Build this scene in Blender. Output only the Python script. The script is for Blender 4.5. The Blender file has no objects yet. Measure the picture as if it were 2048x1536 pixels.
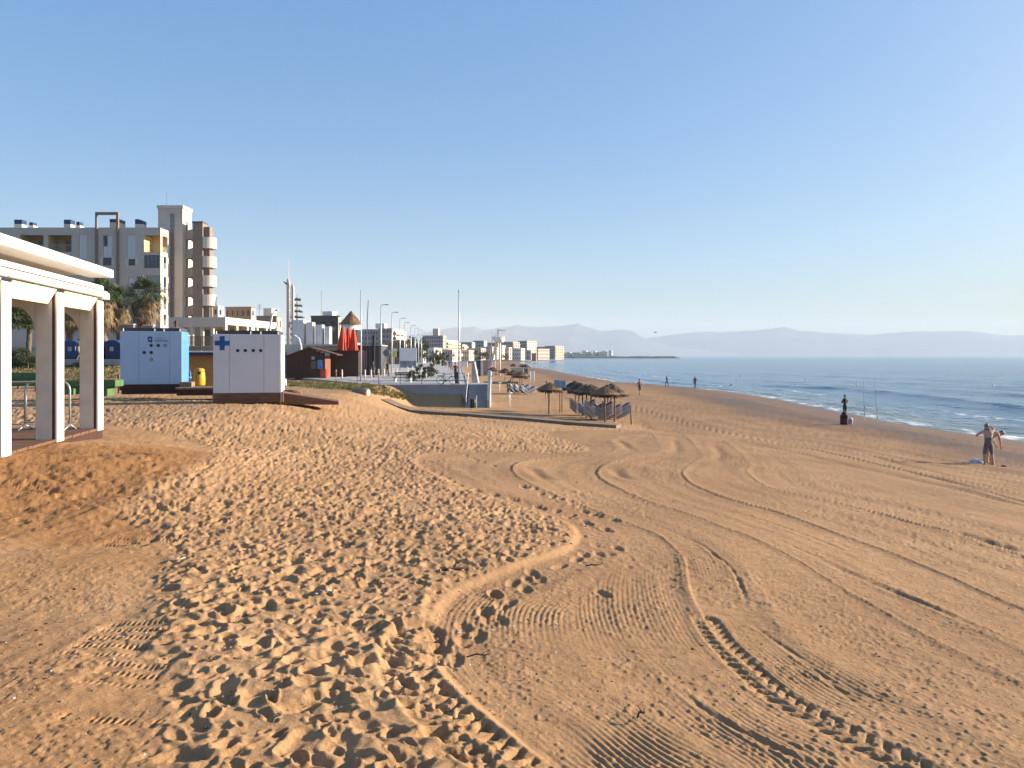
import bpy, math, random
import numpy as np
from mathutils import Vector, Matrix
random.seed(7); RNG = np.random.RandomState(11)
SC = bpy.context.scene
COL = SC.collection
R = math.radians
# ------------------------------------------------------------------ camera, sky, sun, exposure
F = 1500.0; CX = 1024.0; HY = 711.0; ZC = 5.0          # focal length in photo pixels, principal column, horizon row, eye height above the sea
cam = bpy.data.cameras.new('camera'); camo = bpy.data.objects.new('camera', cam); COL.objects.link(camo)
cam.sensor_width = 36.0; cam.lens = 36.0 * F / 2048.0
cam.shift_y = -(768.0 - HY) / 2048.0
cam.clip_start = 0.1; cam.clip_end = 30000
camo.location = (0, 0, ZC); camo.rotation_euler = (R(90), 0, 0)
SC.camera = camo
SUN_EL = 15.5; SUN_AZ = 15.0                              # azimuth measured from +X towards +Y
W = bpy.data.worlds.new('World'); SC.world = W; W.use_nodes = True
nt = W.node_tree; nt.nodes.clear()
sky = nt.nodes.new('ShaderNodeTexSky'); sky.sky_type = 'NISHITA'; sky.sun_disc = False
sky.sun_elevation = R(SUN_EL); sky.sun_rotation = R(90 - SUN_AZ)
sky.altitude = 0; sky.air_density = 1.0; sky.dust_density = 2.5; sky.ozone_density = 1.4
bg = nt.nodes.new('ShaderNodeBackground'); bg.inputs['Strength'].default_value = 0.085
wo = nt.nodes.new('ShaderNodeOutputWorld')
gm = nt.nodes.new('ShaderNodeGamma'); gm.inputs[1].default_value = 0.42
hs_ = nt.nodes.new('ShaderNodeHueSaturation'); hs_.inputs['Saturation'].default_value = 2.15; hs_.inputs['Value'].default_value = 1.75; hs_.inputs['Hue'].default_value = 0.5
nt.links.new(sky.outputs[0], gm.inputs[0]); nt.links.new(gm.outputs[0], hs_.inputs['Color']); 
tn_ = nt.nodes.new('ShaderNodeMixRGB'); tn_.blend_type = 'MULTIPLY'; tn_.inputs[0].default_value = 1.0; tn_.inputs[2].default_value = (0.66, 0.88, 1.15, 1)
nt.links.new(hs_.outputs[0], tn_.inputs[1]); nt.links.new(tn_.outputs[0], bg.inputs[0]); nt.links.new(bg.outputs[0], wo.inputs[0])
sd = Vector((math.cos(R(SUN_EL)) * math.cos(R(SUN_AZ)), math.cos(R(SUN_EL)) * math.sin(R(SUN_AZ)), math.sin(R(SUN_EL))))
sl = bpy.data.lights.new('sun', 'SUN'); sl.energy = 5.0; sl.angle = R(0.55); sl.color = (1.0, 0.86, 0.69)
slo = bpy.data.objects.new('sun', sl); COL.objects.link(slo); slo.location = (60, 10, 40)
slo.rotation_euler = sd.to_track_quat('Z', 'Y').to_euler()
SC.view_settings.view_transform = 'Standard'; SC.view_settings.look = 'None'
SC.view_settings.gamma = 1.0; SC.view_settings.use_curve_mapping = False
SC.view_settings.exposure = 1.42
SC.cycles.max_bounces = 6; SC.cycles.diffuse_bounces = 3; SC.cycles.glossy_bounces = 3
SC.cycles.transmission_bounces = 4; SC.cycles.transparent_max_bounces = 6; SC.cycles.volume_bounces = 1
SC.cycles.use_denoising = True

# ------------------------------------------------------------------ helpers
def lin(c):
    return tuple(((v / 255.0) / 12.92 if v / 255.0 <= 0.04045 else ((v / 255.0 + 0.055) / 1.055) ** 2.4) for v in c)
MATS = {}
def mat(name, col, rough=0.7, var=0.12, scale=3.0, bump=0.0, bscale=40.0, metal=0.0, spec=0.4, stretch=None, dirt=0.0):
    """procedural material: base colour broken up by two noises (weathering), optional bump"""
    if name in MATS: return MATS[name]
    m = bpy.data.materials.new(name); m.use_nodes = True; n = m.node_tree.nodes; l = m.node_tree.links
    b = n['Principled BSDF']; b.inputs['Roughness'].default_value = rough
    b.inputs['Metallic'].default_value = metal; b.inputs['Specular IOR Level'].default_value = spec
    tc = n.new('ShaderNodeTexCoord'); mp = n.new('ShaderNodeMapping'); l.new(tc.outputs['Object'], mp.inputs[0])
    if stretch: mp.inputs['Scale'].default_value = stretch
    nz = n.new('ShaderNodeTexNoise'); nz.inputs['Scale'].default_value = scale; nz.inputs['Detail'].default_value = 6
    l.new(mp.outputs[0], nz.inputs['Vector'])
    rp = n.new('ShaderNodeValToRGB'); c = Vector(col[:3])
    lo = c * (1 - var * 1.6); hi = c * (1 + var)
    rp.color_ramp.elements[0].position = 0.3; rp.color_ramp.elements[1].position = 0.7
    rp.color_ramp.elements[0].color = (*lo, 1); rp.color_ramp.elements[1].color = (*hi, 1)
    l.new(nz.outputs[0], rp.inputs[0]); out = rp.outputs[0]
    if dirt > 0:
        n2 = n.new('ShaderNodeTexNoise'); n2.inputs['Scale'].default_value = scale * 0.35; n2.inputs['Detail'].default_value = 8; n2.inputs['Roughness'].default_value = 0.7
        l.new(tc.outputs['Object'], n2.inputs['Vector'])
        r2 = n.new('ShaderNodeValToRGB'); r2.color_ramp.elements[0].position = 0.5; r2.color_ramp.elements[1].position = 0.75
        r2.color_ramp.elements[0].color = (0, 0, 0, 1); r2.color_ramp.elements[1].color = (dirt, dirt, dirt, 1)
        l.new(n2.outputs[0], r2.inputs[0])
        mx = n.new('ShaderNodeMixRGB'); mx.inputs[2].default_value = (c[0] * .45, c[1] * .40, c[2] * .34, 1)
        l.new(r2.outputs[0], mx.inputs[0]); l.new(out, mx.inputs[1]); out = mx.outputs[0]
    l.new(out, b.inputs['Base Color'])
    if bump > 0:
        bn = n.new('ShaderNodeTexNoise'); bn.inputs['Scale'].default_value = bscale; bn.inputs['Detail'].default_value = 5
        l.new(mp.outputs[0], bn.inputs['Vector'])
        bp = n.new('ShaderNodeBump'); bp.inputs['Strength'].default_value = bump; bp.inputs['Distance'].default_value = 0.02
        l.new(bn.outputs[0], bp.inputs['Height']); l.new(bp.outputs[0], b.inputs['Normal'])
    MATS[name] = m; return m

class MB:
    """mesh builder: collects vertices and faces, links them as one mesh object"""
    def __init__(s): s.v = []; s.f = []; s.mi = []; s.cm = 0
    def add(s, vs, fs):
        o = len(s.v); s.v += [tuple(p) for p in vs]
        for f in fs: s.f.append(tuple(i + o for i in f)); s.mi.append(s.cm)
        return s
    def box(s, x0, x1, y0, y1, z0, z1):
        return s.add([(x0,y0,z0),(x1,y0,z0),(x1,y1,z0),(x0,y1,z0),(x0,y0,z1),(x1,y0,z1),(x1,y1,z1),(x0,y1,z1)],
              [(0,3,2,1),(4,5,6,7),(0,1,5,4),(1,2,6,5),(2,3,7,6),(3,0,4,7)])
    def bbox(s, x0, x1, y0, y1, z0, z1, b=0.02):
        """box with chamfered vertical and top edges"""
        b = min(b, (x1-x0)/3, (y1-y0)/3, (z1-z0)/3)
        pr = [(x0+b,y0),(x1-b,y0),(x1,y0+b),(x1,y1-b),(x1-b,y1),(x0+b,y1),(x0,y1-b),(x0,y0+b)]
        ip = [(x0+b*1.6,y0+b),(x1-b*1.6,y0+b),(x1-b,y0+b*1.6),(x1-b,y1-b*1.6),(x1-b*1.6,y1-b),(x0+b*1.6,y1-b),(x0+b,y1-b*1.6),(x0+b,y0+b*1.6)]
        vs = [(x,y,z0) for x,y in pr]+[(x,y,z1-b) for x,y in pr]+[(x,y,z1) for x,y in ip]
        fs = [tuple(range(7,-1,-1)), tuple(range(16,24))]
        for i in range(8):
            j=(i+1)%8; fs += [(i,j,8+j,8+i),(8+i,8+j,16+j,16+i)]
        return s.add(vs, fs)
    def beam(s, p, q, w, h, up=(0,0,1)):
        p=Vector(p); q=Vector(q); d=(q-p).normalized(); u=Vector(up)
        if abs(d.dot(u))>.98: u=Vector((0,1,0))
        a=d.cross(u).normalized()*w/2; c=a.cross(d).normalized()*h/2
        vs=[p-a-c,p+a-c,p+a+c,p-a+c,q-a-c,q+a-c,q+a+c,q-a+c]
        return s.add(vs,[(0,1,2,3),(7,6,5,4),(0,4,5,1),(1,5,6,2),(2,6,7,3),(3,7,4,0)])
    def tube(s, pts, r, n=8, cap=True):
        pts=[Vector(p) for p in pts]; m=len(pts)
        rs = r if isinstance(r,(list,tuple)) else [r]*m
        rings=[]; pa=None
        for i,p in enumerate(pts):
            d=(pts[min(i+1,m-1)]-pts[max(i-1,0)]).normalized()
            if pa is None:
                u=Vector((0,0,1)) if abs(d.z)<.9 else Vector((1,0,0)); a=d.cross(u).normalized()
            else:
                a=(pa-d*pa.dot(d)); a = a.normalized() if a.length>1e-6 else d.orthogonal().normalized()
            pa=a; b=d.cross(a)
            rings.append([p+(a*math.cos(2*math.pi*k/n)+b*math.sin(2*math.pi*k/n))*rs[i] for k in range(n)])
        vs=[q for g in rings for q in g]; fs=[]
        for i in range(m-1):
            for k in range(n):
                k2=(k+1)%n; fs.append((i*n+k,i*n+k2,(i+1)*n+k2,(i+1)*n+k))
        if cap: fs += [tuple(range(n-1,-1,-1)), tuple((m-1)*n+k for k in range(n))]
        return s.add(vs,fs)
    def lathe(s, prof, n=16, cx=0, cy=0, a0=0, a1=360):
        """profile [(r,z)...] revolved about z"""
        full = abs(a1-a0)>=359.9; k = n if full else n+1; vs=[]; fs=[]
        for r,z in prof:
            for i in range(k):
                a=R(a0+(a1-a0)*i/n); vs.append((cx+r*math.cos(a),cy+r*math.sin(a),z))
        for j in range(len(prof)-1):
            for i in range(n):
                i2=(i+1)%k; fs.append((j*k+i,j*k+i2,(j+1)*k+i2,(j+1)*k+i))
        if full:
            fs.append(tuple(range(k-1,-1,-1))); fs.append(tuple((len(prof)-1)*k+i for i in range(k)))
        return s.add(vs,fs)
    def prism(s, pts, y0, y1):
        """polygon in xz extruded along y (points counter-clockwise seen from -y)"""
        n=len(pts); vs=[(x,y0,z) for x,z in pts]+[(x,y1,z) for x,z in pts]
        return s.add(vs,[tuple(range(n)),tuple(range(2*n-1,n-1,-1))]+[((i+1)%n,i,n+i,n+(i+1)%n) for i in range(n)])
    def prismx(s, pts, x0, x1):
        """polygon in yz extruded along x"""
        n=len(pts); vs=[(x0,y,z) for y,z in pts]+[(x1,y,z) for y,z in pts]
        return s.add(vs,[tuple(range(n-1,-1,-1)),tuple(range(n,2*n))]+[(i,(i+1)%n,n+(i+1)%n,n+i) for i in range(n)])
    def prismz(s, pts, z0, z1):
        n=len(pts); vs=[(x,y,z0) for x,y in pts]+[(x,y,z1) for x,y in pts]
        return s.add(vs,[tuple(range(n-1,-1,-1)),tuple(range(n,2*n))]+[(i,(i+1)%n,n+(i+1)%n,n+i) for i in range(n)])
    def ball(s, c, rx, ry=None, rz=None, n=10, m=6, jit=0):
        ry=ry or rx; rz=rz or rx; vs=[(c[0],c[1],c[2]-rz)]; fs=[]
        for j in range(1,m):
            t=math.pi*j/m
            for i in range(n):
                a=2*math.pi*i/n; k=1+random.uniform(-jit,jit)
                vs.append((c[0]+rx*k*math.sin(t)*math.cos(a),c[1]+ry*k*math.sin(t)*math.sin(a),c[2]-rz*k*math.cos(t)))
        vs.append((c[0],c[1],c[2]+rz)); L=len(vs)-1
        for i in range(n): fs.append((0,1+(i+1)%n,1+i)); fs.append((L,L-n+i,L-n+(i+1)%n))
        for j in range(m-2):
            for i in range(n):
                i2=(i+1)%n; fs.append((1+j*n+i,1+j*n+i2,1+(j+1)*n+i2,1+(j+1)*n+i))
        return s.add(vs,fs)
    def facade(s, x0, x1, z0, z1, holes, th=0.25, y=0.0):
        """wall in the xz plane (facing -y) with real rectangular openings and reveals"""
        xs=sorted({x0,x1,*[min(max(h[0],x0),x1) for h in holes],*[min(max(h[1],x0),x1) for h in holes]})
        zs=sorted({z0,z1,*[min(max(h[2],z0),z1) for h in holes],*[min(max(h[3],z0),z1) for h in holes]})
        nx,nz=len(xs)-1,len(zs)-1
        solid=[[not any(h[0]<(xs[i]+xs[i+1])/2<h[1] and h[2]<(zs[j]+zs[j+1])/2<h[3] for h in holes) for j in range(nz)] for i in range(nx)]
        ok=lambda i,j: 0<=i<nx and 0<=j<nz and solid[i][j]
        for i in range(nx):
            for j in range(nz):
                if not solid[i][j]: continue
                a,b,c,d=xs[i],xs[i+1],zs[j],zs[j+1]; Y=y+th
                s.add([(a,y,c),(b,y,c),(b,y,d),(a,y,d)],[(0,1,2,3)])
                s.add([(a,Y,c),(b,Y,c),(b,Y,d),(a,Y,d)],[(3,2,1,0)])
                if not ok(i-1,j): s.add([(a,y,c),(a,y,d),(a,Y,d),(a,Y,c)],[(0,1,2,3)])
                if not ok(i+1,j): s.add([(b,y,c),(b,y,d),(b,Y,d),(b,Y,c)],[(3,2,1,0)])
                if not ok(i,j-1): s.add([(a,y,c),(b,y,c),(b,Y,c),(a,Y,c)],[(3,2,1,0)])
                if not ok(i,j+1): s.add([(a,y,d),(b,y,d),(b,Y,d),(a,Y,d)],[(0,1,2,3)])
        return s
    def xf(s, M, start=0):
        for i in range(start,len(s.v)): s.v[i]=tuple(M@Vector(s.v[i]))
        return s
    def mesh(s, name, mats, smooth=False):
        me=bpy.data.meshes.new(name); me.from_pydata(s.v,[],s.f)
        for m in (mats if isinstance(mats,(list,tuple)) else [mats]): me.materials.append(m)
        if any(s.mi): me.polygons.foreach_set('material_index', s.mi)
        if smooth: me.polygons.foreach_set('use_smooth',[True]*len(s.f))
        me.update(); return me
    def build(s, name, mats, parent=None, smooth=False, loc=None, rz=0):
        o=bpy.data.objects.new(name, s.mesh(name,mats,smooth)); COL.objects.link(o); o.parent=parent
        if loc is not None: o.location=loc
        if rz: o.rotation_euler=(0,0,rz)
        return o

def tag(o,label=None,cat=None,group=None,kind=None):
    if label: o['label']=label
    if cat: o['category']=cat
    if group: o['group']=group
    if kind: o['kind']=kind
    return o
def thing(name,label,cat,loc=(0,0,0),rz=0,group=None):
    o=bpy.data.objects.new(name,None); COL.objects.link(o); o.location=loc; o.rotation_euler=(0,0,rz); o.empty_display_size=.2
    return tag(o,label,cat,group)
def part(name,mesh,parent,loc=(0,0,0),rot=(0,0,0),scale=None):
    o=bpy.data.objects.new(name,mesh); COL.objects.link(o); o.parent=parent; o.location=loc; o.rotation_euler=rot
    if scale: o.scale=scale
    return o
KIDS={}
def dup(root,loc,rz,label,scale=None):
    def cp(o,parent):
        c=o.copy(); COL.objects.link(c); c.parent=parent
        for ch in [k for k in bpy.data.objects if k.parent==o]: cp(ch,c)
        return c
    r=cp(root,None); r.location=loc; r.rotation_euler=(0,0,rz); r['label']=label
    if scale: r.scale=(scale,)*3 if not isinstance(scale,tuple) else scale
    return r
def PX(px,Y): return (px-CX)/F*Y            # world X of a photo column at depth Y
def PZ(py,Y): return ZC-(py-HY)/F*Y         # world Z of a photo row at depth Y
ORD=['first','second','third','fourth','fifth','sixth','seventh','eighth','ninth','tenth','eleventh','twelfth','thirteenth','fourteenth','fifteenth','sixteenth','seventeenth','eighteenth']
def sstep(a,b,x):
    t=np.clip((np.asarray(x,float)-a)/(b-a),0,1); return t*t*(3-2*t)

# ------------------------------------------------------------------ terrain
SHY=np.array([-20,20,43,50,56,64.7,82,107,121,139,187,268,312,500,800,1300,1700,2500,9000.])
SHX=np.array([30,29.6,29.4,28.6,27.8,28.6,30,29.5,24.5,19.6,16.5,12.7,8,4,10,60,120,200,200.])
def shore(Y): return np.interp(Y,SHY,SHX)
PROM_Z=2.6
def prom_r(Y): return -3.7-0.074*(np.asarray(Y,float)-62)      # sea-side edge of the promenade
def vnoise(x,y,seed=0):
    """smooth value noise"""
    x=np.asarray(x,float); y=np.asarray(y,float); xi=np.floor(x).astype(np.int64); yi=np.floor(y).astype(np.int64)
    fx=x-xi; fy=y-yi; fx=fx*fx*(3-2*fx); fy=fy*fy*(3-2*fy)
    def h(a,b):
        n=(a*374761393+b*668265263+seed*974634777)&0x7fffffff
        n=((n^(n>>13))*1274126177)&0x7fffffff
        return ((n^(n>>16))&0xffff)/65535.0
    return (h(xi,yi)*(1-fx)+h(xi+1,yi)*fx)*(1-fy)+(h(xi,yi+1)*(1-fx)+h(xi+1,yi+1)*fx)*fy
def fbm(x,y,seed=0,oct=4):
    r=0;a=.5;k=1
    for i in range(oct): r=r+a*(vnoise(x*k,y*k,seed+i*17)-.5); a*=.5;k*=2.03
    return r
def inside_prom(X,Y):
    """1 inside the paved area behind the beach"""
    X=np.asarray(X,float);Y=np.asarray(Y,float)
    edge=np.where(X>-10.9,62.0,62+( -10.9-X)*1.656)
    return np.clip((Y-edge)/0.6,0,1)*np.clip((prom_r(Y)-X)/0.5,0,1)
def zbase(X,Y):
    X=np.asarray(X,float);Y=np.asarray(Y,float)
    t=shore(Y)-X+0.7*fbm(Y*.11,X*0,5,3)
    zb=np.where(t<6,0.1*t,0.6+0.0115*(t-6)); zb=np.where(t<0,0.07*t,zb); zb=np.maximum(zb,-4); zb=np.minimum(zb,1.4)
    xr_=-4-3.2*sstep(38,56,Y); s=0.0145+(0.045-0.0145)*(lambda q:q*q*(3-2*q))(np.clip((X+10.4)/(xr_+10.4),0,1))
    zh=3.2-0.06*np.maximum(X,-5)-s*Y
    zh=zh+0.28*np.exp(-(((X+7.2)/2.6)**2+((Y-13.0)/3.2)**2))          # bulldozed heap beside the pergola
    k=0.25; d=np.clip(0.5+0.5*(zh-zb)/k,0,1); z=zb*(1-d)+zh*d+k*d*(1-d)
    edge=-11-.30*Y; land=sstep(0,-4,X-edge)*sstep(56,64,Y)
    z=z+1.35*sstep(40,58,Y)*sstep(-19,-27,X)*(1-sstep(60,66,Y))
    z=z+0.10*fbm(X*.35,Y*.35,3,3)*sstep(2,8,t)
    p=inside_prom(X,Y); z=z*(1-p)+(PROM_Z-.14)*p
    z=z*(1-land)+4.55*land
    return z
def gz(x,y): return float(zbase(x,y))
def hit(px,py):
    """where the sight line of a photo pixel meets the terrain"""
    Ys=np.exp(np.linspace(math.log(1.6),math.log(420),2600)); X=(px-CX)/F*Ys; Z=ZC-(py-HY)/F*Ys
    d=Z-zbase(X,Ys); i=np.argmax(d<0) if (d<0).any() else len(Ys)-1
    if i==0: return X[0],Ys[0]
    t=d[i-1]/(d[i-1]-d[i]) if d[i]<0 else 1; Y=Ys[i-1]+(Ys[i]-Ys[i-1])*t
    return (px-CX)/F*Y,Y
def hitl(pts): return np.array([hit(*p) for p in pts])
def smooth(P,n=8):
    """Catmull-Rom through the points"""
    P=np.asarray(P,float); out=[]; Q=np.vstack([2*P[0]-P[1],P,2*P[-1]-P[-2]])
    for i in range(1,len(Q)-2):
        for k in range(n):
            t=k/n; a,b,c,d=Q[i-1],Q[i],Q[i+1],Q[i+2]
            out.append(.5*((2*b)+(-a+c)*t+(2*a-5*b+4*c-d)*t*t+(-a+3*b-3*c+d)*t**3))
    out.append(P[-1]); return np.array(out)
def pdist(X,Y,P,want_s=False):
    """signed distance (positive to the right of the walking direction) and arc length along a polyline"""
    shp=X.shape; x=X.ravel(); y=Y.ravel(); best=np.full(x.shape,1e9); sg=np.ones(x.shape); ss=np.zeros(x.shape); acc=0
    for i in range(len(P)-1):
        ax,ay=P[i]; dx,dy=P[i+1]-P[i]; L2=dx*dx+dy*dy+1e-12; L=math.sqrt(L2)
        t=np.clip(((x-ax)*dx+(y-ay)*dy)/L2,0,1); ex=x-ax-t*dx; ey=y-ay-t*dy; d=ex*ex+ey*ey; m=d<best
        best[m]=d[m]; cr=(dy*(x-ax)-dx*(y-ay)); sg[m]=np.where(cr[m]>=0,1,-1); ss[m]=acc+t[m]*L; acc+=L
    return (np.sqrt(best)*sg).reshape(shp), ss.reshape(shp)
# ------------------------------------------------------------------ the beach as one sheet of sand, land and sea bed
def build_ground():
    NC=1240; q=np.linspace(1150,22,700)
    Yr=F*(1.75+2.6*np.exp(-q/120))/q
    Yr=np.concatenate([[0.6,1.2,1.7],Yr,np.exp(np.linspace(math.log(Yr[-1]),math.log(7500),60))[1:]])
    r=np.linspace(-.80,.80,NC); NR=len(Yr)
    Y=np.repeat(Yr[:,None],NC,1); X=r[None,:]*(Y+1.4)
    z=zbase(X,Y)
    # --- lanes left by the beach rake, traced where they run on the sand
    LN=[[(1290,1700),(1085,1536),(1000,1460),(930,1400),(880,1350),(855,1310),(850,1280),(860,1240),(880,1205),(910,1180),(980,1150),(1060,1120),(1120,1100),(1145,1080),(1148,1062),(1130,1045),(1080,1025),(1000,1000),(920,975),(870,950),(840,935),(828,922),(840,912),(880,905),(960,903),(1060,905),(1130,904),(1165,903),(1175,898),(1150,885),(1110,875),(1090,868),(1110,862),(1180,860),(1260,862),(1300,856),(1280,840),(1200,812),(1130,788),(1080,768)],
        [(2100,1680),(1850,1536),(1750,1470),(1600,1400),(1500,1330),(1440,1280),(1400,1225),(1375,1170),(1365,1113),(1340,1085),(1312,1065),(1267,1047),(1180,1015),(1148,1006),(1111,990),(1061,967),(1035,953),(1024,940),(1030,928),(1060,919),(1140,912),(1212,907),(1228,897),(1220,882),(1245,872),(1300,868)],
        [(2300,1480),(2048,1360),(1850,1265),(1707,1186),(1628,1136),(1589,1113),(1496,1070),(1444,1052),(1399,1034),(1312,1005),(1259,986),(1206,960),(1194,945),(1208,929),(1250,918),(1310,906),(1319,897),(1312,880),(1306,870)],
        [(2300,1310),(2048,1215),(1850,1130),(1700,1075),(1560,1025),(1470,1000),(1400,975),(1372,958),(1363,943),(1380,929),(1403,915),(1395,900),(1383,886),(1372,873)],
        [(2300,1185),(2048,1110),(1850,1050),(1700,1010),(1560,980),(1510,960),(1492,943),(1499,930),(1490,916),(1470,900),(1450,884)],
        [(2300,1075),(2048,1010),(1720,936),(1496,885),(1365,867),(1290,856),(1270,843),(1180,815),(1100,785),(1060,772)]]
    LN=[smooth(hitl(l),6) for l in LN]
    st=4; Xc=X[::st,::st]; Yc=Y[::st,::st]
    def up(a):
        ri=np.arange(NR)/st; ci=np.arange(NC)/st; r0=np.minimum(ri.astype(int),a.shape[0]-2); c0=np.minimum(ci.astype(int),a.shape[1]-2)
        fr=np.clip(ri-r0,0,1)[:,None]; fc=np.clip(ci-c0,0,1)[None,:]
        return (a[r0][:,c0]*(1-fr)+a[r0+1][:,c0]*fr)*(1-fc)+(a[r0][:,c0+1]*(1-fr)+a[r0+1][:,c0+1]*fr)*fc
    Dc=[pdist(Xc,Yc,l)[0] for l in LN]; D=[up(d) for d in Dc]; DA=[up(np.abs(d)) for d in Dc]
    u=np.full(X.shape,-1.0)
    for k in range(5):
        m=D[k]>=0; a=D[k]; b=np.maximum(-D[k+1],0)+1e-3
        u=np.where(m,k+np.clip(a/(a+b),0,.9999),u)
    sea_side=D[5]>=0; u=np.where(sea_side,5+D[5]/1.9,u)
    rak=sstep(-.02,.10,D[0]); rak=rak*1.0
    tshore=shore(Y)-X
    L0=smooth(hitl([(300,1700),(310,1536),(335,1400),(330,1300),(310,1200),(340,1120),(300,1060),(235,1020),(300,975),(400,925),(420,895),(340,868),(200,850)]),6)
    dl=up(pdist(Xc,Yc,L0)[0])+.12*fbm(X*2,Y*2,9,3)
    flat=(1-sstep(-.25,.25,dl))*sstep(0,-.3,X)                                 # graded sand on the left
    tramp=(1-sstep(-.10,.0,D[0]+.06*fbm(X*6,Y*6,301,2)))*(1-flat); z=z+.028*sstep(.10,-.14,D[0]+.05*fbm(X*5,Y*5,302,2))*sstep(30,12,Y)*(1-flat)
    onprom=inside_prom(X,Y)
    far=1/(1+(Y/45)**2)
    tramp=tramp*(1-onprom)*sstep(3,7,tshore)
    vs=Y/np.interp(Y,Yr,np.gradient(np.arange(NR)))*1.0
    dY=np.gradient(Yr)[:,None]
    # --- trampled sand: overlapping foot hollows
    def hollows(cell,seed,dep,keep,mask,asp=1.0):
        sel=mask>.004; out=np.zeros(X.shape); x=(X[sel]+wx[sel]*cell)/cell; y=(Y[sel]+wy[sel]*cell)/(cell*asp); xi=np.floor(x).astype(np.int64); yi=np.floor(y).astype(np.int64); h=np.zeros(x.shape)
        for a in (-1,0,1):
            for b in (-1,0,1):
                i=xi+a; j=yi+b
                n=(i*73856093 ^ j*19349663 ^ (seed*83492791)) & 0x7fffffff
                def rnd(k):
                    v=((n+k*7919)*1103515245+12345)&0x7fffffff; v=((v^(v>>11))*1274126177)&0x7fffffff; return ((v^(v>>15))&0xffff)/65535.
                px=i+rnd(1); py=j+rnd(2); an=rnd(3)*3.14; ca=np.cos(an); sa=np.sin(an)
                ex=x-px; ey=(y-py)*asp; ux=ex*ca+ey*sa; uy=-ex*sa+ey*ca
                rr=.42+.38*rnd(4); d=np.sqrt((ux/rr)**2+(uy/(rr*(.5+.35*rnd(6))))**2)
                w=dep*(.35+.9*rnd(5))*(rnd(7)<keep)
                h+= w*(-np.exp(-(d/.66)**5)*1.0 + .40*np.exp(-((d-.98)/.20)**2))
        out[sel]=h; return out
    wx=.9*fbm(X*5,Y*5,201,2); wy=.9*fbm(X*5,Y*5,202,2)
    m=tramp/(1+(Y/34)**2)
    nf=1/(1+(Y/26)**2)
    ht=np.zeros(X.shape)
    ht+=hollows(.165,1,.030,.72,m)+hollows(.10,2,.015,.62,m*(Y<22))+hollows(.30,4,.026,.45,m)+hollows(.7,5,.05,.5,m*(Y>9))*sstep(10,24,Y)
    ht+=.045*fbm(X*1.6,Y*1.6,21,3)+.026*fbm(X*9,Y*9,22,4)
    z=z+ht*m
    # wx/wy also shake the graded sand
    # --- graded sand on the left: soft heaps, scrape lines and track plates
    ms=flat*(1-rak)*(1-onprom)*sstep(4,8,tshore)
    cr_=vnoise(X*36,Y*36,38)*(.4+.8*vnoise(X*3,Y*3,39))
    zf=.09*fbm(X*.8,Y*.8,31,3)+.013*fbm(X*6,Y*6,32,4)+.006*sstep(.45,.8,cr_)*np.clip(.03/dY,0,1)+.07*hollows(.22,9,.03,.35,ms*(Y<30))+.012*fbm(X*14,Y*2.2,33,2)+hollows(.8,8,.014,.4,ms)
    heap=np.exp(-(((X+5.6)/3.0)**2+((Y-11)/3.6)**2))
    zf+=heap*(.12*fbm(X*2.2,Y*2.2,35,3)+.055*fbm(X*12,Y*12,36,3)+.5*hollows(.3,10,.04,.5,heap*ms))
    z=z+zf*ms
    def plates(cpx,w,hgt,rot,nrow,seed):
        cx,cy=hit(*cpx); c,s=math.cos(rot),math.sin(rot); lx=(X-cx)*c+(Y-cy)*s; ly=-(X-cx)*s+(Y-cy)*c
        m=sstep(w/2+.03,w/2-.03,np.abs(lx))*sstep(hgt/2+.05,hgt/2-.05,np.abs(ly))
        row=np.maximum(0,np.cos(2*math.pi*ly/(hgt/nrow)))**2
        p=-.030*m*row*(np.sin(2*math.pi*lx/.036)>.1)*(vnoise(lx*6,ly*4,seed)>.28)-.012*m
        return p
    for cpx,w,hgt,rot,nr,sd_ in (((245,1275),.46,.62,.05,4,1),((222,1440),.52,.16,-.03,1,2),((260,1085),.42,.5,.1,3,3),((250,1350),.4,.3,.0,2,4),((330,1082),.3,.3,.2,2,5),((60,975),.9,.35,-.5,2,6),((270,905),1.6,.25,-.1,1,7),((160,905),1.2,.3,.3,1,8),((230,880),1.5,.3,-.2,1,9)):
        z=z+plates(cpx,w,hgt,rot,nr,sd_)
    # --- raked sand: comb lines along the lanes, windrows between them
    mr=rak*(1-onprom)*sstep(1.5,6,tshore)
    wob=.012*fbm(X*2.2,Y*2.2,41,2)*2+.010*np.sin(X*9+3*vnoise(X,Y,42))
    fr=np.where(sea_side,0.0,np.where(u>=0,u-np.floor(u),0.0)); wB=sstep(.35,.65,fr)
    lA=np.where(u<1,D[0],0.0); lB=np.where(u<1,41+D[1],0.0)
    for k in (1,2,3,4): lA=np.where((u>=k)&(u<k+1),D[k],lA); lB=np.where((u>=k)&(u<k+1),41+D[k+1],lB)
    lA=np.where(sea_side,D[5],lA)
    samp=np.clip(.043/(3.2*np.maximum(dY,.0016*Y)),0,1)
    amp=(.0036+.0016*sstep(4.2,6.5,Y))*(.12+1.0*sstep(.40,.66,vnoise(X*.9,Y*.6,43)))*(.6+.8*vnoise(X*4,Y*4,44))
    comb=amp*np.sin(2*math.pi*(np.where(wB<.5,lA,lB)+wob)/.043)*np.clip(np.abs(wB-.5)*6,.15,1)
    z=z+comb*mr*samp*(Y<14)
    for lam,a,sd_ in ((.16,.006,51),(.36,.010,52),(.9,.020,53),(2.3,.03,54)):
        sp=np.clip(lam/(2.2*np.maximum(dY*.35,.0016*Y)),0,1); vv=0.35*(X+Y)/lam*.12
        nb=vnoise(lA/lam+7,vv,sd_)*(1-wB)+vnoise(lB/lam+7,vv,sd_)*wB
        z=z+a*2*(nb-.5)*mr*sp*np.where(sea_side,1.9,.85)
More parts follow.
